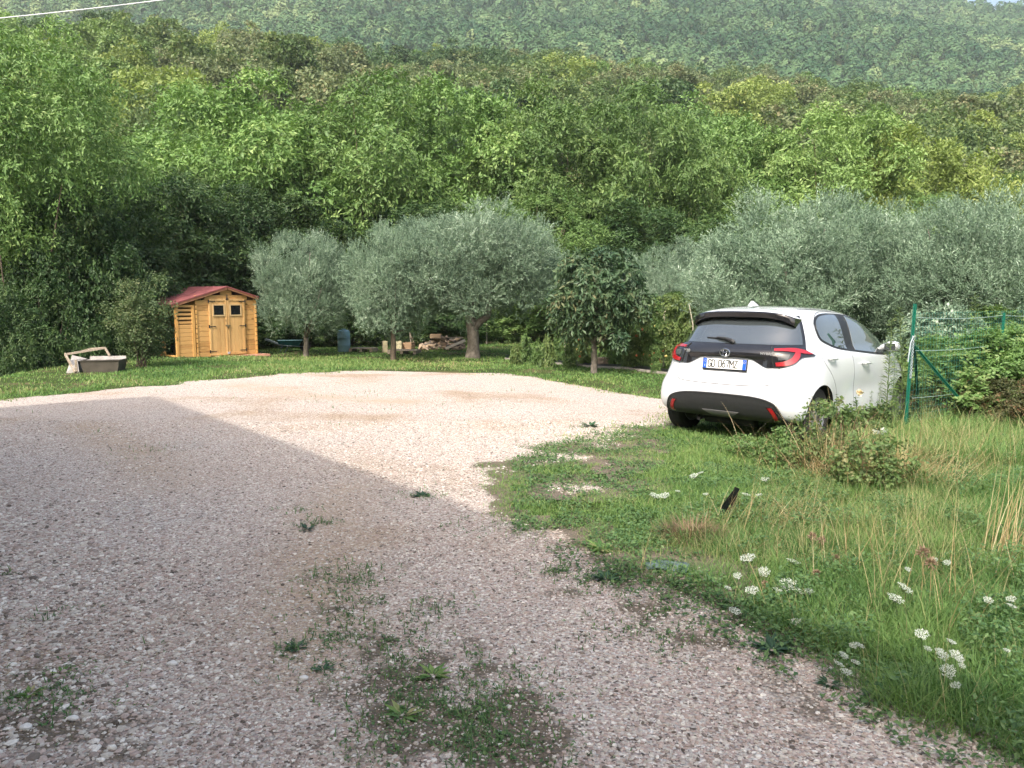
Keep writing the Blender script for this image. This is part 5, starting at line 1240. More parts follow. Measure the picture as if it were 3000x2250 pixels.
# ================================================================== VEGETABLE PATCH
BLK = mat_plain('mulch_film', (.012, .013, .018), .35, .3, 8, .5, 20); BRD = mat_plain('edging_board', (.30, .28, .25), .8, .25, 6)
edge = [(1480, 1054), (1560, 1062), (1660, 1071), (1740, 1078), (1830, 1082), (1935, 1095), (2010, 1105)]
E3 = [gpt(*e) for e in edge]
mb = MB()
for a, b in zip(E3[:-1], E3[1:]): mb.bar(a+Vector((0, 0, .02)), b+Vector((0, 0, .02)), .03, .07)
tag(mb.build('edging_board', BRD, None), 'low grey edging board between lawn and vegetable bed', 'edging')
mb = MB()
for a, b in zip(E3[:-1], E3[1:]):
    n_ = 6
    for i in range(n_):
        p = a.lerp(b, i/n_); q_ = a.lerp(b, (i+1)/n_)
        mb.add([p+Vector((0, .06, .03)), q_+Vector((0, .06, .03)), q_+Vector((0, .7, .045+random.uniform(0, .03))), p+Vector((0, .7, .045+random.uniform(0, .03))), p+Vector((0, 1.7, .02)), q_+Vector((0, 1.7, .02))], [(0, 1, 2, 3), (3, 2, 5, 4)])
tag(mb.build('mulch_film', BLK, None), 'black plastic mulch film over the vegetable bed', 'plastic film')
p = gpt(1771, 1070); mb = MB(); mb.box((0, 0, .09), (.42, .26, .22), taper=.94); st = mb.build('stone_block', mat_plain('tuff_stone', (.32, .25, .19), .95, .3, 9, .9, 30), None, bevel=.02); st.location = p; st.rotation_euler = (0, 0, .15); tag(st, 'squared brown stone block at the foot of the persimmon tree', 'stone')
def plant_mesh(key, seed, h, r, nst, nsp, ll, lw, k=6, L=.16, droop=.6, top=1.0):
    g = rnd(seed); n = nst; C = np.stack([g.normal(0, r*.4, n), g.normal(0, r*.4, n), g.uniform(.12, 1, n)*h*top], 1); R = np.full(n, r*.55)*g.uniform(.7, 1.2, n)
    v, f, t = foliage(seed+1, C, R, nsp, L, k, ll, lw, .3, droop, .8, .5)
    me = mesh_np(key, v, f, t); mb = MB()
    for j in range(4): mb.tube([(g.normal(0, .02), g.normal(0, .02), 0), (g.normal(0, r*.3), g.normal(0, r*.3), h*.5), (g.normal(0, r*.4), g.normal(0, r*.4), h*.95)], [.012, .008, .004], 5, tint=.5)
    PROTO[key] = dict(crown=me, trunk=mb, top=h*1.12, w=3.6*r)
STEM = mat_plain('green_stem', (.07, .11, .035), .7)
plant_mesh('tomato', 300, 1.25, .33, 20, 700, .075, .038); plant_mesh('bean', 310, 1.7, .28, 26, 800, .07, .045); plant_mesh('pepper', 320, .55, .22, 9, 220, .10, .045)
def put_plant(key, leaf, px, Yd, h, w, rz, name, label, cat='plant', group=None, z=None):
    p_ = PROTO[key]; x = ray(px, 1000)[0]*Yd; r = empty(name, (x, Yd, hz(x, Yd) if z is None else z), rz, label, cat, group)
    c = link('foliage', p_['crown'], None, r); setmat(c, LF[leaf] if isinstance(leaf, str) else leaf); t = link('stem', tm_mesh(key), None, r); setmat(t, STEM)
    for o in (c, t): o.scale = (w/p_['w'],)*2+(h/p_['top'],)
    return r
TOM = mat_plain('ripe_tomato', (.50, .13, .03), .35, .35, 9); TOMG = mat_plain('unripe_tomato', (.45, .38, .12), .4, .3, 9)
GP = 'vegetable plants in the bed left of the car'
vp = [('pepper', 'shrub', 1512, 19.6, .5, .4, 'low leafy pepper plant at the left end of the vegetable bed'), ('pepper', 'hazel', 1572, 19.3, .62, .42, 'second low pepper plant from the left in the bed'), ('pepper', 'shrub', 1606, 18.8, .75, .45, 'pepper plant with reddish tips left of the leaning stake'),
      ('tomato', 'hazel', 1668, 19.0, 1.0, .6, 'tomato plant right of the leaning stake with orange fruit'), ('tomato', 'shrub', 1712, 19.6, 1.1, .6, 'tomato plant just left of the persimmon trunk'), ('tomato', 'hazel', 1795, 19.4, 1.15, .7, 'tomato plant above the stone block'),
      ('tomato', 'shrub', 1845, 18.8, 1.25, .75, 'tomato plant right of the stone block'), ('bean', 'shrub', 1880, 18.6, 1.5, .8, 'tall bushy bean plant left of the tall garden stake'), ('bean', 'hazel', 1918, 18.4, 1.75, .7, 'tall tomato vine on the left of the tall stake'),
      ('bean', 'shrub', 1972, 18.2, 1.85, .7, 'tall vine right of the tall stake, by the car'), ('tomato', 'hazel', 1922, 17.6, .8, .4, 'dark leafy plant at the foot of the tall stake'), ('bean', 'shrub', 2020, 18.0, 1.9, .8, 'tall pale bean plant behind the left rear corner of the car'),
      ('bean', 'hazel', 2075, 18.6, 1.9, .8, 'bean plant behind the car rear window'), ('bean', 'shrub', 1905, 20.5, 1.8, .9, 'bean plant at the back of the bed behind the tall stake'), ('bean', 'hazel', 1840, 20.8, 1.6, .9, 'tall bean plant behind the plant right of the stone block'), ('bean', 'shrub', 1790, 21.2, 1.4, .8, 'bean plant in the back row above the stone block'),
      ('bean', 'hazel', 1985, 20.0, 1.9, .9, 'tall bean plant in the back row beside the car'), ('bean', 'shrub', 1700, 21.2, 1.2, .8, 'bean plant in the back row left of the persimmon trunk'), ('tomato', 'hazel', 1640, 20.4, 1.1, .7, 'tomato plant in the back row behind the leaning stake'), ('pepper', 'hazel', 1540, 20.4, .7, .6, 'low pepper plant in the back row at the left end')]
fr = MB(); g = rnd(88)
for i, (k, lf, px, Yd, h, w, lab) in enumerate(vp):
    r = put_plant(k, lf, px, Yd, h, w, i*.9, 'vegetable_plant', lab, 'vegetable plant', GP)
    if k != 'pepper' and i in (3, 7, 8, 9, 10, 4):
        for j in range(7):
            mb = MB(); s_ = g.uniform(.025, .04); M = Matrix.Translation((g.uniform(-.25, .25), -w*.38, g.uniform(.15, .75)*h))
            mb.lathe([(s_*math.cos(a), s_*.85*math.sin(a)) for a in np.linspace(-1.5, 1.5, 7)], 10, M); mb.build('fruit', TOM if g.random() < .45 else TOMG, r, smooth=True)
CANE = mat_plain('pale_cane', (.50, .46, .36), .7, .2, 12)
def cane(name, pts, r, lab, mat=CANE, cat='stake', grp='garden stakes'):
    mb = MB(); mb.tube(pts, r, 7); o = mb.build(name, mat, None, smooth=True); tag(o, lab, cat, grp); return o
b = gpt(1661, 1074); cane('garden_stake', [b, ap(1655, 1010, b.y), ap(1649, 948, b.y+.1)], .016, 'short leaning pale cane left of the persimmon tree')
b = gpt(1944, 1078); cane('garden_stake', [b, ap(1946, 980, b.y), ap(1946, 918, b.y), ap(1953, 898, b.y)], .018, 'tall upright pale cane with kinked tip in the vegetable bed')
cane('garden_stake', [Vector((ap(2032, 1010, 17.5).x, 17.5, 0)), ap(2030, 950, 17.5), ap(2018, 888, 17.5)], .014, 'thin pale cane leaning near the left edge of the car roof')
# little sapling props beyond the lawn
b = gpt(1426, 1010); cane('garden_stake', [b, b+Vector((0, 0, .75))], .02, 'low stake on the sunny grass beyond the forked olive')
# ================================================================== SHED BUSH
C, Rr = clumps(401, (.66, .62, .98), 34, .98, -.95, .65, .2); v, f, t = foliage(402, C, Rr, 2300, .26, 6, .048, .032, .6, .1, .8, .6)
b = gpt(415, 1076); p = empty('bush', (b.x, b.y, b.z), 0, 'yellow green leafy bush in front of the left corner of the shed', 'bush'); link('foliage', mesh_np('shed_bush', v, f, t), mat_leaf('bush_leaves', (.045, .085, .030), (.10, .150, .055), (.20, .215, .10), trans=.22), p)
mb = MB(); g = rnd(403)
for j in range(16): e = Vector(C[g.integers(0, len(C))]); mb.tube([(g.normal(0, .06), g.normal(0, .06), -.05), e*.5, e*1.05], [.014, .009, .004], 5, tint=.5)
mb.build('stems', BARK, p)
# ================================================================== WIRE FENCE
FG = mat_plain('green_powder_coat', (.006, .115, .075), .4, .12, 6, coat=.2); FGD = mat_plain('dark_green_coat', (.004, .05, .036), .5); WIRE = mat_plain('green_wire', (.05, .28, .24), .4); WIREP = mat_plain('pale_wire', (.40, .52, .48), .35, metal=.3)
f0 = Vector((4.83, 9.42, 0)); f0.z = hz(f0.x, f0.y); fu = Vector((.80, .60, 0)).normalized()
fence = empty('wire_fence', f0, 0, 'green wire mesh fence with leaning corner post at the right', 'fence')
def rel(p): return Vector(p)-f0
def tpost(a, b, mat, name='post', w=.045):
    mb = MB(); mb.bar(a, b, w, .008, up=(.6, -.8, 0)); mb.bar(a, b, .008, w*.8, up=(.6, -.8, 0)); return mb.build(name, mat, fence)
top0 = ap(2681, 890, f0.y)
tpost(rel(f0)+Vector((-.02, 0, -.1)), rel(top0), FG, 'corner_post', .052)
br0 = ap(2670, 1003, f0.y); foot = gpt(2862, 1246)
tpost(rel(br0), rel(Vector((foot.x, foot.y, -.05))), FG, 'brace', .042)
tpost(rel(ap(2679, 1010, f0.y+.04)), rel(Vector((ap(2697, 1150, 10.3).x, 10.3, -.05))), FGD, 'brace', .04)
P2 = [f0+fu*(2.55*k) for k in (1, 2, 3)]
for k, p in enumerate(P2): tpost(rel(p)+Vector((0, 0, -.1)), rel(p)+Vector((.02, 0, 1.43)), FGD if k else FG, 'post', .045)
mb = MB()
for (ya, yb, zz) in ((0, 0, 1.40), (0, 0, 1.00), (0, 0, .42)):
    pts = [rel(f0)+Vector((.05, 0, zz))]+[rel(p)+Vector((0, 0, zz-.01)) for p in P2]; Q = []
    for a, b_ in zip(pts[:-1], pts[1:]):
        for i in range(6): q_ = a.lerp(b_, i/6); q_.z -= .03*math.sin(PI*i/6); Q.append(q_)
    mb.tube(Q+[pts[-1]], .0032, 5)
mb.build('tension_wires', WIREP, fence, smooth=True)
mb = MB(); Lf = 7.6
for i in range(int(Lf/.075)): a = fu*(.04+.075*i); mb.tube([a+Vector((0, 0, .10)), a+Vector((0, 0, 1.46))], .0008, 3, cap=False)
for i in range(18): mb.tube([fu*.03+Vector((0, .003, .12+i*.078)), fu*(Lf)+Vector((0, .003, .12+i*.078))], .0008, 3, cap=False)
mb.build('mesh_panel', WIRE, fence)
g = rnd(91); mb = MB()
for k in range(3):
    pts = []
    for i in range(14):
        t_ = i/13; c_ = rel(f0).lerp(rel(top0), .42+.33*t_); pts.append(c_+Vector((-.01+.016*math.cos(i*2.1+k*2), -.03+.014*math.sin(i*2.1+k*2), .01)))
    mb.tube(pts, .003, 5)
mb.tube([rel(ap(2676, 985, f0.y-.05)), rel(ap(2668, 1005, f0.y-.06)), rel(ap(2660, 1060, f0.y-.05))], .008, 6); mb.build('twisted_tie', mat_plain('grey_cord', (.35, .42, .45), .6), fence, smooth=True)
# ---- bushes behind the fence
FB = 'bushes beyond the wire fence'
LF['fencebush'] = mat_leaf('fence_bush_leaves', (.085, .165, .045), (.17, .30, .085), (.27, .34, .13), trans=.32)
LF['fencedry'] = mat_leaf('reddish_bush_leaves', (.055, .075, .028), (.12, .12, .05), (.24, .13, .07), trans=.25)
for i, (px, Yd, h, w, lf, lab) in enumerate([(2830, 10.9, 1.08, 1.9, 'fencebush', 'bright green bush right behind the fence brace'), (2960, 10.9, 1.2, 1.8, 'fencebush', 'bright yellow green bush at the right edge behind the fence'), (2890, 10.4, .62, 1.0, 'fencedry', 'reddish brown low bush under the bright bushes by the fence'),
        (3080, 10.8, 1.3, 1.5, 'fencebush', 'green bush cut by the right edge beyond the fence'), (2745, 12.5, 1.5, 1.4, 'olive', 'grey green shrub behind the fence corner post'), (2900, 13.2, 1.45, 1.9, 'hazel', 'mid green shrub behind the wire mesh'), (3010, 9.8, .62, .9, 'fencedry', 'brown tinged bush at the right edge in front of the fence'), (2760, 10.6, .6, .8, 'fencedry', 'low reddish shrub at the foot of the fence brace')]):
    p_ = PROTO['bush_a']; x = ray(px, 1000)[0]*Yd; r = empty('bush', (x, Yd, hz(x, Yd)), i*1.1, lab, 'bush', FB)
    c = link('foliage', p_['crown'], None, r); setmat(c, LF[lf]); t = link('stems', tm_mesh('bush_a'), None, r); setmat(t, BARK)
    for o in (c, t): o.scale = (w/3.0, w/3.0, h/2.67)
# slender weeds beside the post and the car
def spire(seed, h, nl, ll, lw, droop=.3):
    g = rnd(seed); n = nl; t = np.sort(g.random(n))*.92+.06; az = g.uniform(0, 6.283, n)
    bend = g.normal(0, .05, 2); pos = np.stack([bend[0]*t**2*h, bend[1]*t**2*h, t*h], 1); el = g.uniform(.0, .7, n)
    d = np.stack([np.cos(az)*np.cos(el), np.sin(az)*np.cos(el), np.sin(el)], 1); L_ = ll*(1-.55*t)*g.uniform(.7, 1.2, n)
    nor = unit(np.stack([g.normal(0, .3, n), g.normal(0, .3, n), np.ones(n)], 1))
    v, f, tt = leafquads(pos, d, nor, L_, np.full(n, lw)*(1-.4*t), g.random(n)); me = mesh_np('spire', v, f, tt)
    mb = MB(); mb.tube([(0, 0, -.02), (bend[0]*.25*h, bend[1]*.25*h, h*.5), (bend[0]*h, bend[1]*h, h)], [.007, .005, .002], 5, tint=.5); return me, mb
SP = []
for k in range(4):
    me_, mb_ = spire(440+k, 1.0, 260, .13, .014); o = mb_.build('stem', STEM, None); SP.append((me_, o.data)); bpy.data.objects.remove(o)
WG = 'tall slender weeds round the fence corner post'
ws = [(2608, 9.0, 1.38, 'tall slender weed left of the fence corner post, in front of the car bonnet'), (2625, 9.15, .95, 'shorter slender weed at the foot of the corner post'), (2655, 9.5, 1.55, 'tallest slender weed right behind the fence corner post'), (2712, 9.9, 1.2, 'slender weed between the two fence braces'), (2585, 8.9, .65, 'slender weed in front of the front door of the car'),
      (2750, 10.4, 1.35, 'slender weed in front of the wire mesh'), (2862, 11.3, 1.75, 'tall thin weed by the second fence post'), (2638, 8.7, .62, 'low slender weed left of the corner post foot'), (2560, 8.8, .55, 'small slender weed near the car sill')]
for i, (px, Yd, h, lab) in enumerate(ws):
    x = ray(px, 1000)[0]*Yd; r = empty('slender_weed', (x, Yd, hz(x, Yd)), i*1.7, lab, 'weed', WG)
    a, b_ = SP[i % 4]; c = link('foliage', a, None, r); setmat(c, LF['fencebush'] if i % 2 else LF['shrub']); s_ = link('stem', b_, None, r)
    for o in (c, s_): o.scale = (h*.75, h*.75, h)
# ================================================================== BRAMBLE AND DRY GRASS in front of the car
LF['bramble'] = mat_leaf('bramble_leaves', (.060, .115, .032), (.125, .195, .06), (.24, .23, .10), trans=.28)
def bramble(seed, cx, cyy, R, n, ns, ll, lw, name, lab, lf='bramble', cat='bramble'):
    C, Rr = clumps(seed, R, n, R[2]*.55, -.3, .4, .3); g = rnd(seed+5)
    v, f, t = foliage(seed+1, C, Rr*.9, ns, .14, 5, ll, lw, .35, .3, .85, .6)
    p = empty(name, (cx, cyy, hz(cx, cyy)), 0, lab, cat); link('foliage', mesh_np(name+'_leaves', v, f, t), LF[lf], p); mb = MB()
    for j in range(18): e = Vector(C[g.integers(0, len(C))])*1.1; mb.tube([(e.x*.2, e.y*.2, -.02), (e.x*.6, e.y*.6, abs(e.z)*.8), (e.x, e.y, abs(e.z))], [.006, .004, .002], 4, tint=.5)
    mb.build('stems', mat_plain('bramble_stem', (.16, .10, .06), .8), p); return p
a = ap(2480, 1300, 6.9); bramble(461, a.x, 6.9, (.40, .32, .42), 24, 480, .042, .028, 'bramble', 'bramble clump with dry stalks in front of the car sill')
a = ap(2340, 1300, 7.2); bramble(471, a.x, 7.25, (.40, .26, .20), 18, 330, .036, .026, 'bramble', 'low dark bramble under the right corner of the bumper', 'hazel')
a = ap(2215, 1260, 7.6); bramble(481, a.x, 7.6, (.36, .20, .14), 14, 220, .036, .026, 'bramble', 'sparse low bramble below the middle of the rear bumper', 'hazel')
a = ap(2560, 1330, 6.2); bramble(491, a.x, 6.25, (.30, .26, .26), 20, 420, .040, .030, 'bramble', 'leafy green bramble at the right of the dry clump')
# dry stalks: arcs of straw
def stalks(n, cx, cyy, rad_x, rad_y, h0, h1, seed, lean=.9, w=.0035, curl=.5, segs=5, dirb=None):
    g = rnd(seed); x = cx+g.normal(0, rad_x, n); y = cyy+g.normal(0, rad_y, n)
    return blades(x, y, g.uniform(h0, h1, n), np.full(n, w), seed+1, lean, curl, tint=g.random(n), segs=segs, dirb=None if dirb is None else dirb+g.normal(0, .35, n))
P = []
a = ap(2450, 1300, 6.9); P.append(stalks(480, a.x+.05, 6.5, .24, .14, .22, .58, 801)); P.append(stalks(90, a.x-.08, 6.6, .16, .12, .45, .92, 803, .6, .004)); P.append(stalks(150, a.x+.25, 6.5, .25, .12, .3, .7, 804, 1.2, .0035))
a = ap(2330, 1300, 7.1); P.append(stalks(120, a.x, 7.0, .25, .12, .2, .55, 805))
a = ap(2290, 1250, 7.5); P.append(stalks(46, a.x, 7.4, .45, .15, .35, .72, 807, 1.0, .004))
tag(link('dry_grass_clump', mesh_np('dry_clump', *join(P)), DRY), 'straw coloured dry stalks standing in front of the car', 'dry grass', None, 'stuff')
P = []
def bl(px, py): return gpt(px, py)
a = bl(2640, 1440); P.append(stalks(260, a.x, a.y, .30, .08, .35, .65, 811, 1.9, .0035, .3, 5, PI)); P.append(stalks(160, a.x+.1, a.y+.1, .30, .10, .3, .6, 813, 1.9, .0035, .4, 5, 0))
a = bl(2280, 1540); P.append(stalks(130, a.x, a.y, .25, .10, .15, .4, 815, 1.6))
a = bl(2150, 1560); P.append(stalks(60, a.x, a.y, .22, .05, .3, .5, 817, 1.9, .003, .3, 5, .3))
a = bl(2520, 1380); P.append(stalks(110, a.x, a.y, .3, .2, .1, .3, 819, 1.6))
a = bl(2860, 1650); P.append(stalks(38, a.x+.16, a.y, .07, .10, .40, .72, 821, .55, .0045, .3, 5, .6)); 
a = bl(2760, 1800); P.append(stalks(34, a.x, a.y, .25, .2, .4, .7, 823, .9, .0035, .3))
a = bl(2800, 1350); P.append(stalks(90, a.x, a.y, .5, .5, .3, .7, 825, 1.0, .004))
a = bl(2600, 1700); P.append(stalks(60, a.x, a.y, .5, .4, .3, .5, 827, .9, .003)); a = bl(2450, 1600); P.append(stalks(70, a.x, a.y, .5, .3, .25, .45, 829, 1.2, .003))
tag(link('fallen_straw', mesh_np('fallen_straw', *join(P)), DRY), 'bent and fallen straw lying over the rough grass', 'straw', None, 'stuff')
# hay tussock
a = gpt(2025, 1580); g = rnd(831); n = 900; az = g.uniform(0, 6.283, n); r_ = .17*np.sqrt(g.random(n)); x = a.x+r_*np.cos(az)*1.3; y = a.y+r_*np.sin(az)
v, f, t = blades(x, y, g.uniform(.05, .16, n), np.full(n, .004), 832, 1.5, .9, tint=g.random(n)*.7, segs=3, dirb=az, z=hz(a.x, a.y)+.055*np.clip(1-(r_/.17)**2, 0, 1)); me_ = mesh_np('hay', v, f, t)
tag(link('hay_tussock', me_, mat_leaf('old_hay', (.14, .095, .055), (.30, .21, .12), (.42, .32, .19), trans=.15, objvar=0)), 'round tussock of brown dead hay in the grass', 'hay')
# ================================================================== WHITE UMBEL FLOWERS
PET = mat_leaf('white_petals', (.50, .56, .46), (.72, .75, .69), trans=.25, objvar=0, spec=.2)
def umbel(seed, R):
    g = rnd(seed); heads = 30; mb = MB(); P_, D_, N_ = [], [], []
    for i in range(heads):
        r = R*math.sqrt((i+.5)/heads)*g.uniform(.9, 1.1); a = i*2.4+g.uniform(-.2, .2); hx, hy = r*math.cos(a), r*math.sin(a); z = R*.12*(1-(r/R)**2); m = 9
        mb.tube([(0, 0, -R*.6), (hx*.6, hy*.6, -R*.25), (hx, hy, z-.002)], .0008, 3, cap=False, tint=.5)
        aa = g.uniform(0, 6.283, m); rr = R*.13*np.sqrt(g.random(m))
        P_.append(np.stack([hx+rr*np.cos(aa), hy+rr*np.sin(aa), z+g.uniform(-.002, .003, m)], 1)); D_.append(np.stack([np.cos(aa), np.sin(aa), g.uniform(-.1, .5, m)], 1)); N_.append(np.stack([g.normal(0, .35, m), g.normal(0, .35, m), np.ones(m)], 1))
    P_ = np.concatenate(P_); n = len(P_); v, f, t = leafquads(P_, np.concatenate(D_), unit(np.concatenate(N_)), np.full(n, R*.14), np.full(n, R*.12), g.random(n))
    o = mb.build('st', STEM, None); rays = o.data; bpy.data.objects.remove(o)
    mb = MB(); mb.tube([(0, 0, -.02), (R*.25, 0, .5), (0, 0, 1)], .0018, 5, tint=.5); o = mb.build('st', STEM, None); sm = o.data; bpy.data.objects.remove(o)
    return mesh_np('umbel', v, f, t), sm, rays
UM = [umbel(850+k, .05) for k in range(3)]
fl = [(2190, 1635, 4.2, 1.0, 'wide white umbel left of the pair above the flower cluster'), (2325, 1645, 4.35, 1.0, 'tilted white umbel second from the left in the upper row'), (2238, 1675, 4.15, .75, 'small white umbel under the two wide upper ones'), (2160, 1687, 4.0, .5, 'tiny white umbel at the left of the flower group'),
      (2310, 1712, 3.95, 1.1, 'largest round white umbel in the middle of the flower group'), (2330, 1752, 3.85, .95, 'white umbel touching the largest one from below'), (2202, 1730, 3.85, .8, 'white umbel at middle left of the flower group'), (2275, 1758, 3.8, .6, 'small white umbel left of the touching pair'), (2368, 1763, 3.85, .55, 'small white umbel right of the touching pair'),
      (2152, 1790, 3.6, .7, 'lowest left white umbel close to the gravel'), (2332, 1820, 3.5, .6, 'small white umbel below the touching pair'), (2132, 1722, 3.9, .45, 'faint small umbel left of the flower group'), (2500, 1831+60, 3.2, .5, 'small umbel under the middle of the rough grass'), (2652, 1723, 3.7, .95, 'flat white umbel by the brown seed head'), (2624, 1753, 3.6, .9, 'flat white umbel just below the one by the brown seed head'),
      (2660, 1668, 3.95, .4, 'tiny umbel above the brown seed head'), (2775, 1648, 4.0, .5, 'small umbel at upper right beside the straw'), (2895, 1758, 3.5, .5, 'small umbel near the golden crossed stalks'), (2962, 1755, 3.5, .5, 'upper of two white umbels at the right edge'), (2964, 1775, 3.45, .55, 'lower of two white umbels at the right edge'),
      (2518, 1890, 3.1, .55, 'small white umbel above the lacy group at the verge'), (2700, 1858, 3.15, .8, 'bright white umbel with a bud beside it at right'), (2788, 1880, 3.1, .6, 'white umbel right of the one with a bud'), (2718, 1900, 3.0, .45, 'left small umbel in the right hand row of five'), (2752, 1905, 3.0, .5, 'second small umbel in the right hand row'),
      (2762, 1920, 2.95, .7, 'flat umbel below the right hand row'), (2800, 1918, 2.97, .7, 'umbel at the right end of the right hand row'), (2812, 1932, 2.95, .5, 'round umbel just under the right end of the row'), (2778, 1965, 2.85, .85, 'large lacy umbel in the lower right group'), (2818, 1950, 2.9, .4, 'tiny umbel above the large lacy one'), (2800, 2008, 2.75, .55, 'lowest white umbel at the right'),
      (2472, 1920, 3.0, .6, 'top umbel of the lacy group at the verge'), (2458, 1945, 2.95, .6, 'left umbel of the lacy group at the verge'), (2506, 1940, 2.97, .55, 'right umbel of the lacy group at the verge'), (2480, 1968, 2.9, .65, 'lowest umbel of the lacy group at the verge'),
      (1917, 1465, 6.2, .9, 'left far white umbel on the short turf'), (1945, 1466, 6.2, .9, 'far white umbel right beside the left one on the short turf'), (2032, 1405, 6.9, .9, 'far flat white umbel on the turf behind the car'), (1985, 1458, 6.3, .5, 'tiny far umbel in the turf left of the black strip'), (2066, 1467, 6.1, .5, 'tiny far umbel just left of the black strip'),
      (2184, 1462, 6.1, .9, 'white umbel right of the black strip'), (2222, 1468, 6.0, .6, 'second white umbel right of the black strip'), (2240, 1417, 6.6, .8, 'white umbel left of the bramble clump'), (2052, 1400, 6.9, .6, 'far umbel behind the turf umbels'), (2577, 1263, 7.2, 1.5, 'creamy white flower head over the bramble by the car'), (2735, 1640, 4.0, .5, 'small pale umbel left of the straw bundle'), (2950, 1905, 2.9, .4, 'small umbel low at the right edge')]
for i, (px, py, Yd, s_, lab) in enumerate(fl):
    top = ap(px, py, Yd); x, y = top.x, Yd; z0 = hz(x, y); h = top.z-z0
    if h < .05:
        q_ = gpt(px, py+14*s_); x, y, z0 = q_.x, q_.y, q_.z; h = .07
    r = empty('umbel_flower', (x, y, z0), i*1.3, lab, 'flower', 'white umbel flowers in the rough grass'); hm, sm, rays = UM[i % 3]; g = rnd(870+i)
    tl_ = (g.uniform(.05, .55) if Yd < 4.6 else g.uniform(-.1, .3), g.uniform(-.4, .4), g.uniform(0, .3)); r.rotation_euler = (0, 0, 0)
    c = link('flower_head', hm, None, r); setmat(c, PET); ry = link('rays', rays, None, r); st_ = link('stem', sm, None, r)
    for o in (c, ry): o.scale = (s_*(.82 if Yd > 3.3 else .66),)*3; o.location = (0, 0, h); o.rotation_euler = tl_
    st_.scale = (s_, s_, h-.02*s_)
# brown seed heads
SEED = mat_leaf('brown_seed_heads', (.17, .11, .07), (.32, .22, .145), (.44, .33, .22), trans=.1, objvar=0)
g = rnd(890)
for i, (px, py, Yd, s_, lab) in enumerate([(2705, 1620, 3.8, 1.1, 'upper brown seed head of the tall dry umbel'), (2728, 1652, 3.7, 1.0, 'lower rounded brown seed head of the tall dry umbel'), (2380, 1572, 4.6, .8, 'rust coloured dry seed head above the upper white umbels'), (2408, 1583, 4.6, .8, 'rust seed head right beside the first one'), (2447, 1635, 4.3, .7, 'reddish seed head right of the upper white umbels'), (2392, 1680, 4.0, .6, 'faint brown seed head in the middle of the meadow'), (2240, 1712, 3.9, .5, 'round green brown bud beside the white umbels')]):
    top = ap(px, py, Yd); z0 = hz(top.x, Yd); h = top.z-z0; n = 90; d = unit(g.normal(0, 1, (n, 3))+np.array([0, 0, .6]))
    P_ = d*.008; v, f, t = leafquads(P_, d, unit(g.normal(0, 1, (n, 3))), np.full(n, .032*s_)*g.uniform(.6, 1.1, n), np.full(n, .006), g.random(n)); v[:, 2] += h
    r = empty('seed_head', (top.x, Yd, z0), 0, lab, 'seed head', 'dry seed heads in the meadow'); link('head', mesh_np('seed', v, f, t), SEED, r); mb = MB(); mb.tube([(0, 0, 0), (.01, .01, h*.5), (0, 0, h)], .002, 5, tint=.5); mb.build('stem', DRY, r)
# rose with a cream flower
a = ap(2520, 1150, 8.3); z0 = hz(a.x, 8.3); r = empty('rose_plant', (a.x, 8.3, z0), 0, 'leafy rose stem with one cream flower in front of the car door', 'plant'); me_, mb_ = spire(899, a.z-z0-.03, 120, .09, .035); link('foliage', me_, LF['hazel'], r)
mb_.build('stem', STEM, r); n = 26; g = rnd(7); d = unit(g.normal(0, 1, (n, 3))+np.array([0, -.6, .5])); v, f, t = leafquads(d*.004, d, unit(g.normal(0, 1, (n, 3))), np.full(n, .042), np.full(n, .036), g.random(n)); v[:, 2] += a.z-z0
link('blossom', mesh_np('blossom', v, f, t), mat_leaf('cream_petals', (.72, .58, .35), (.80, .74, .52), trans=.2), r)
# ================================================================== SMALL THINGS in the grass
a = gpt(2115, 1522); mb = MB(); V = []; n = 12
for i in range(n):
    t_ = i/(n-1); cx = .10*t_**1.6+.02*math.sin(t_*3); cz = .25*t_-.02; w_ = .022+.020*math.sin(PI*min(1, t_*1.1)); V += [(cx-w_, .015*math.sin(t_*5), cz+.01), (cx+w_*.8, .02+.015*math.sin(t_*5), cz-.01), (cx+w_*.8, .024+.015*math.sin(t_*5), cz-.01), (cx-w_, .005+.015*math.sin(t_*5), cz+.01)]
F = [(i*4+j, i*4+(j+1) % 4, i*4+4+(j+1) % 4, i*4+4+j) for i in range(n-1) for j in range(4)]+[(0, 1, 2, 3)]
mb.add(V, F); o = mb.build('plastic_strip', mat_plain('black_strip', (.008, .010, .013), .35), None, smooth=True); o.location = a; tag(o, 'bent black plastic strip sticking up out of the grass', 'plastic strip')
FAB = mat_plain('grey_blue_cloth', (.10, .145, .14), .9, .3, 30, .6, 60)
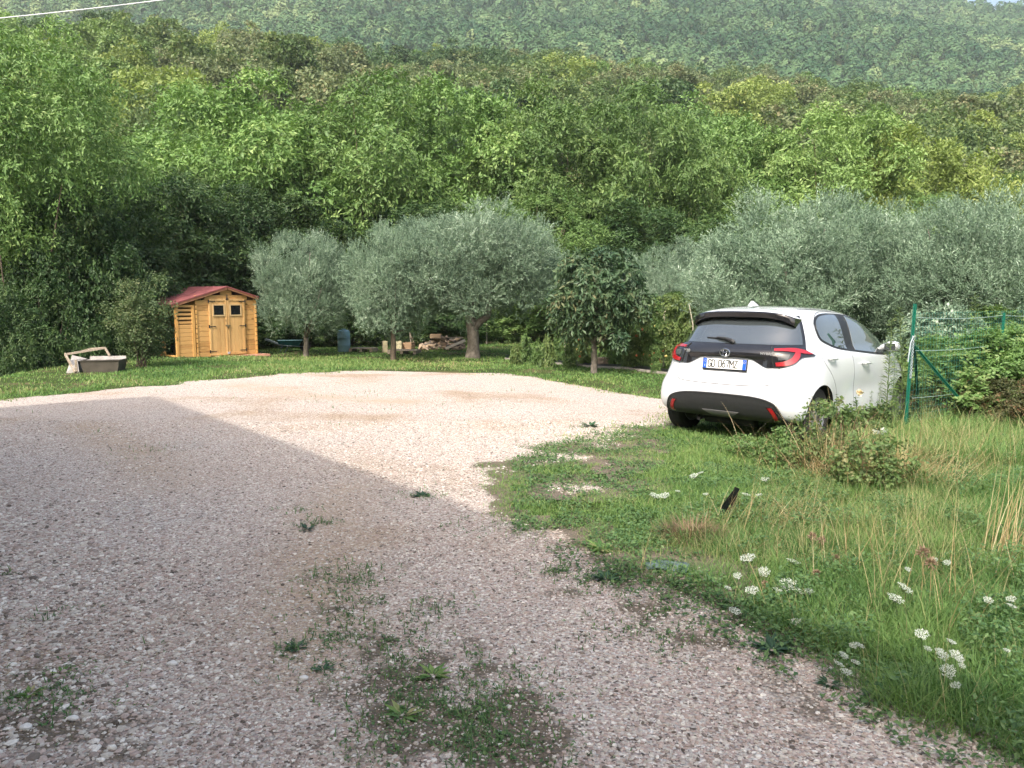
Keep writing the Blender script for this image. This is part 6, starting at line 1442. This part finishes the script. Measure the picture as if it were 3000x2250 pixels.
for px, py, s_, lab in ((1955, 1668, .8, 'crumpled grey blue scrap of cloth lying at the gravel edge'), (2238, 1532, .55, 'small grey blue scrap in the tall grass right of the hay')):
    a = gpt(px, py); g = rnd(int(px)); m_ = 12; xs = np.linspace(-.15, .15, m_)*s_; X, Y = np.meshgrid(xs, xs*.7); Z = .015+.05*s_*fbm(X*16/s_, Y*16/s_, int(px), 3)*(1-(np.hypot(X, Y)/(.2*s_))**2)
    V = np.stack([X.ravel(), Y.ravel(), Z.ravel()], 1); V[:, :2] *= (1+.35*(fbm(V[:, 0]*9, V[:, 1]*9, 5, 2)-.5))[:, None]; ii = np.arange(m_*m_).reshape(m_, m_)
    q_ = np.stack([ii[:-1, :-1], ii[:-1, 1:], ii[1:, 1:], ii[1:, :-1]], -1).reshape(-1, 4); cc_ = V[q_].mean(1); an_ = np.arctan2(cc_[:, 1], cc_[:, 0]); q_ = q_[np.hypot(cc_[:, 0], cc_[:, 1]*1.5) < .17*s_*(.55+.9*vnoise(an_*1.6+9, an_*0, 4))]; o = link('cloth_scrap', mesh_np('scrap', V, q_, smooth=True), FAB); sl = o.modifiers.new('s', 'SOLIDIFY'); sl.thickness = .004; o.location = a; o.rotation_euler = (0, 0, -.3); tag(o, lab, 'cloth')
# rosette weeds along the gravel edge
g = rnd(97)
ROS = mat_leaf('rosette_leaves', (.020, .060, .028), (.045, .105, .045), (.08, .15, .06), trans=.15, spec=.4)
for i, (px, py, s_, n_, lab) in enumerate([(2262, 1915, .095, 30, 'dark rosette of broad leaves at the gravel edge below the lacy umbels'), (1775, 1705, .10, 22, 'dark leafy tuft at the gravel edge left of the grey cloth'), (1760, 1615, .10, 30, 'bright green leafy tuft at the turf tip'), (868, 1908, .06, 14, 'small green sprig on the gravel, left of the weed patch'), (950, 1975, .05, 12, 'little sprig with pale stone on the gravel'), (88, 2043, .055, 26, 'bright green tuft at the lower left corner of the gravel'), (182, 1982, .05, 16, 'green star shaped tuft in the lower left gravel'),
        (2430, 2015, .055, 22, 'blue green thistle leaves where the verge meets the gravel'), (2550, 2065, .055, 22, 'thistle like leaves low on the verge at lower right'), (900, 1558, .07, 16, 'dark tuft at the top of the central weed patch'), (1240, 1458, .09, 18, 'dark flat tuft on the shadow line'), (1270, 1990, .08, 24, 'bright green tuft inside the central weed patch'), (1180, 2110, .08, 18, 'green tuft at the left of the lower weed patch'), (1730, 1252, .14, 20, 'small green tuft on the sunny gravel by the car')]):
    a = gpt(px, py); n = n_; az = g.uniform(0, 6.283, n); el = g.uniform(.02, .55, n); d = np.stack([np.cos(az)*np.cos(el), np.sin(az)*np.cos(el), np.sin(el)], 1)
    v, f, t = leafquads(d*.01, d, unit(np.stack([-np.cos(az)*.5, -np.sin(az)*.5, np.ones(n)], 1)), s_*g.uniform(.6, 1.15, n), s_*np.full(n, .28), g.random(n)); o = link('leafy_tuft', mesh_np('tuft', v, f, t), ROS if i not in (2, 5, 6, 11, 12) else GRASS); o.location = a+Vector((0, 0, .012)); tag(o, lab, 'weed', 'leafy tufts on and beside the gravel')
# a few larger pale stones
for i, (px, py, s_, lab) in enumerate([(505, 1957, .032, 'white rounded stone on the grey gravel at lower left'), (890, 2000, .03, 'pale stone beside the small sprig'), (75, 2145, .034, 'grey flat stone near the lower left corner'), (215, 2118, .03, 'white broken stone left of the bottom'), (640, 1505+200, .02, 'small pale stone in the left gravel')]):
    a = gpt(px, py); g = rnd(970+i); V = ICO*(1+g.uniform(-.2, .2, ICO.shape))*np.array([s_*.85, s_*.65, s_*.4]); o = link('stone', mesh_np('stone', V, ICF), mat_plain('pale_stone', (.66, .64, .60), .8, .12, 30, .4, 60)); o.location = a+Vector((0, 0, .02)); sb = o.modifiers.new('b', 'BEVEL'); sb.width = s_*.2; sb.segments = 2; tag(o, lab, 'stone', 'larger stones on the gravel')
# ================================================================== OVERHEAD CABLE
a = ap(-260, 76, 13.0); b = ap(520, -6, 13.0); dv = b-a; pts = []
for i in range(60):
    t_ = -1.2+i/59*3.6; q_ = a+dv*t_; q_.z += .10*((t_-.5)**2-.25); pts.append(q_)
mb = MB(); mb.tube(pts, .008, 8); tag(mb.build('overhead_cable', mat_plain('pale_cable', (.62, .66, .70), .5), None, smooth=True), 'pale overhead cable crossing the upper left corner', 'cable')
# ================================================================== HAZE: the air itself
m = bpy.data.materials.new('haze'); m.use_nodes = True; N = m.node_tree.nodes; L = m.node_tree.links
N.remove(N['Principled BSDF']); pv = N.new('ShaderNodeVolumePrincipled'); pv.inputs['Color'].default_value = (.90, .95, 1.0, 1); pv.inputs['Density'].default_value = .00031; pv.inputs['Anisotropy'].default_value = .3
L.new(pv.outputs[0], N['Material Output'].inputs['Volume'])
mb = MB(); mb.box((0, 465, 175), (2380, 1160, 380)); o = mb.build('haze', m, None); tag(o, 'thin blue summer haze over the valley', None, None, 'stuff')
# ================================================================== THE HOUSE BEHIND THE CAMERA (its eaves shade the forecourt)
_n = Vector((.777, .630, 0)).normalized(); _u = Vector((.630, -.777, 0))
HE = 6.3; SH = HE/math.tan(SUN_EL)
_P = gp(455, 1163); _C = Vector((_P.x, _P.y, 0))-SUN_DIR*SH          # roof corner
wall = mat_plain('render_wall', (.62, .55, .44), .9, .06, 2); tile = mat_plain('roof_tiles', (.35, .16, .10), .85, .25, 6, .6, 12)
frm = mat_plain('shutter_green', (.05, .14, .09), .5); glassm = mat_plain('window_glass', (.03, .035, .04), .08)
hs = empty('house', (_C.x, _C.y, 0), math.atan2(_u.y, _u.x), 'cream rendered two storey house with tiled hip roof behind the viewer', 'house')
Lh, Dh, ov = 17.0, 9.0, .5
mb = MB(); mb.box((Lh/2, -Dh/2, HE/2-.45), (Lh-2*ov, Dh-2*ov, HE-.3)); mb.build('wall', wall, hs)
mb = MB(); hr = 1.7
mb.add([(0, 0, HE), (Lh, 0, HE), (Lh, -Dh, HE), (0, -Dh, HE), (Dh/2, -Dh/2, HE+hr), (Lh-Dh/2, -Dh/2, HE+hr), (0, 0, HE-.15), (Lh, 0, HE-.15), (Lh, -Dh, HE-.15), (0, -Dh, HE-.15)],
       [(0, 1, 5, 4), (1, 2, 5), (2, 3, 4, 5), (3, 0, 4), (6, 7, 1, 0), (7, 8, 2, 1), (8, 9, 3, 2), (9, 6, 0, 3), (9, 8, 7, 6)]); rf = mb.build('roof', tile, hs)
for zz in (1.5, 4.4):
    for xx in (3, 6.5, 10, 13.5):
        mb = MB(); mb.box((xx, -ov+.02, zz), (1.1, .08, 1.4)); w = mb.build('window', frm, hs)
        mb = MB(); mb.box((xx, -ov+.065, zz), (.9, .02, 1.2)); mb.build('pane', glassm, w)
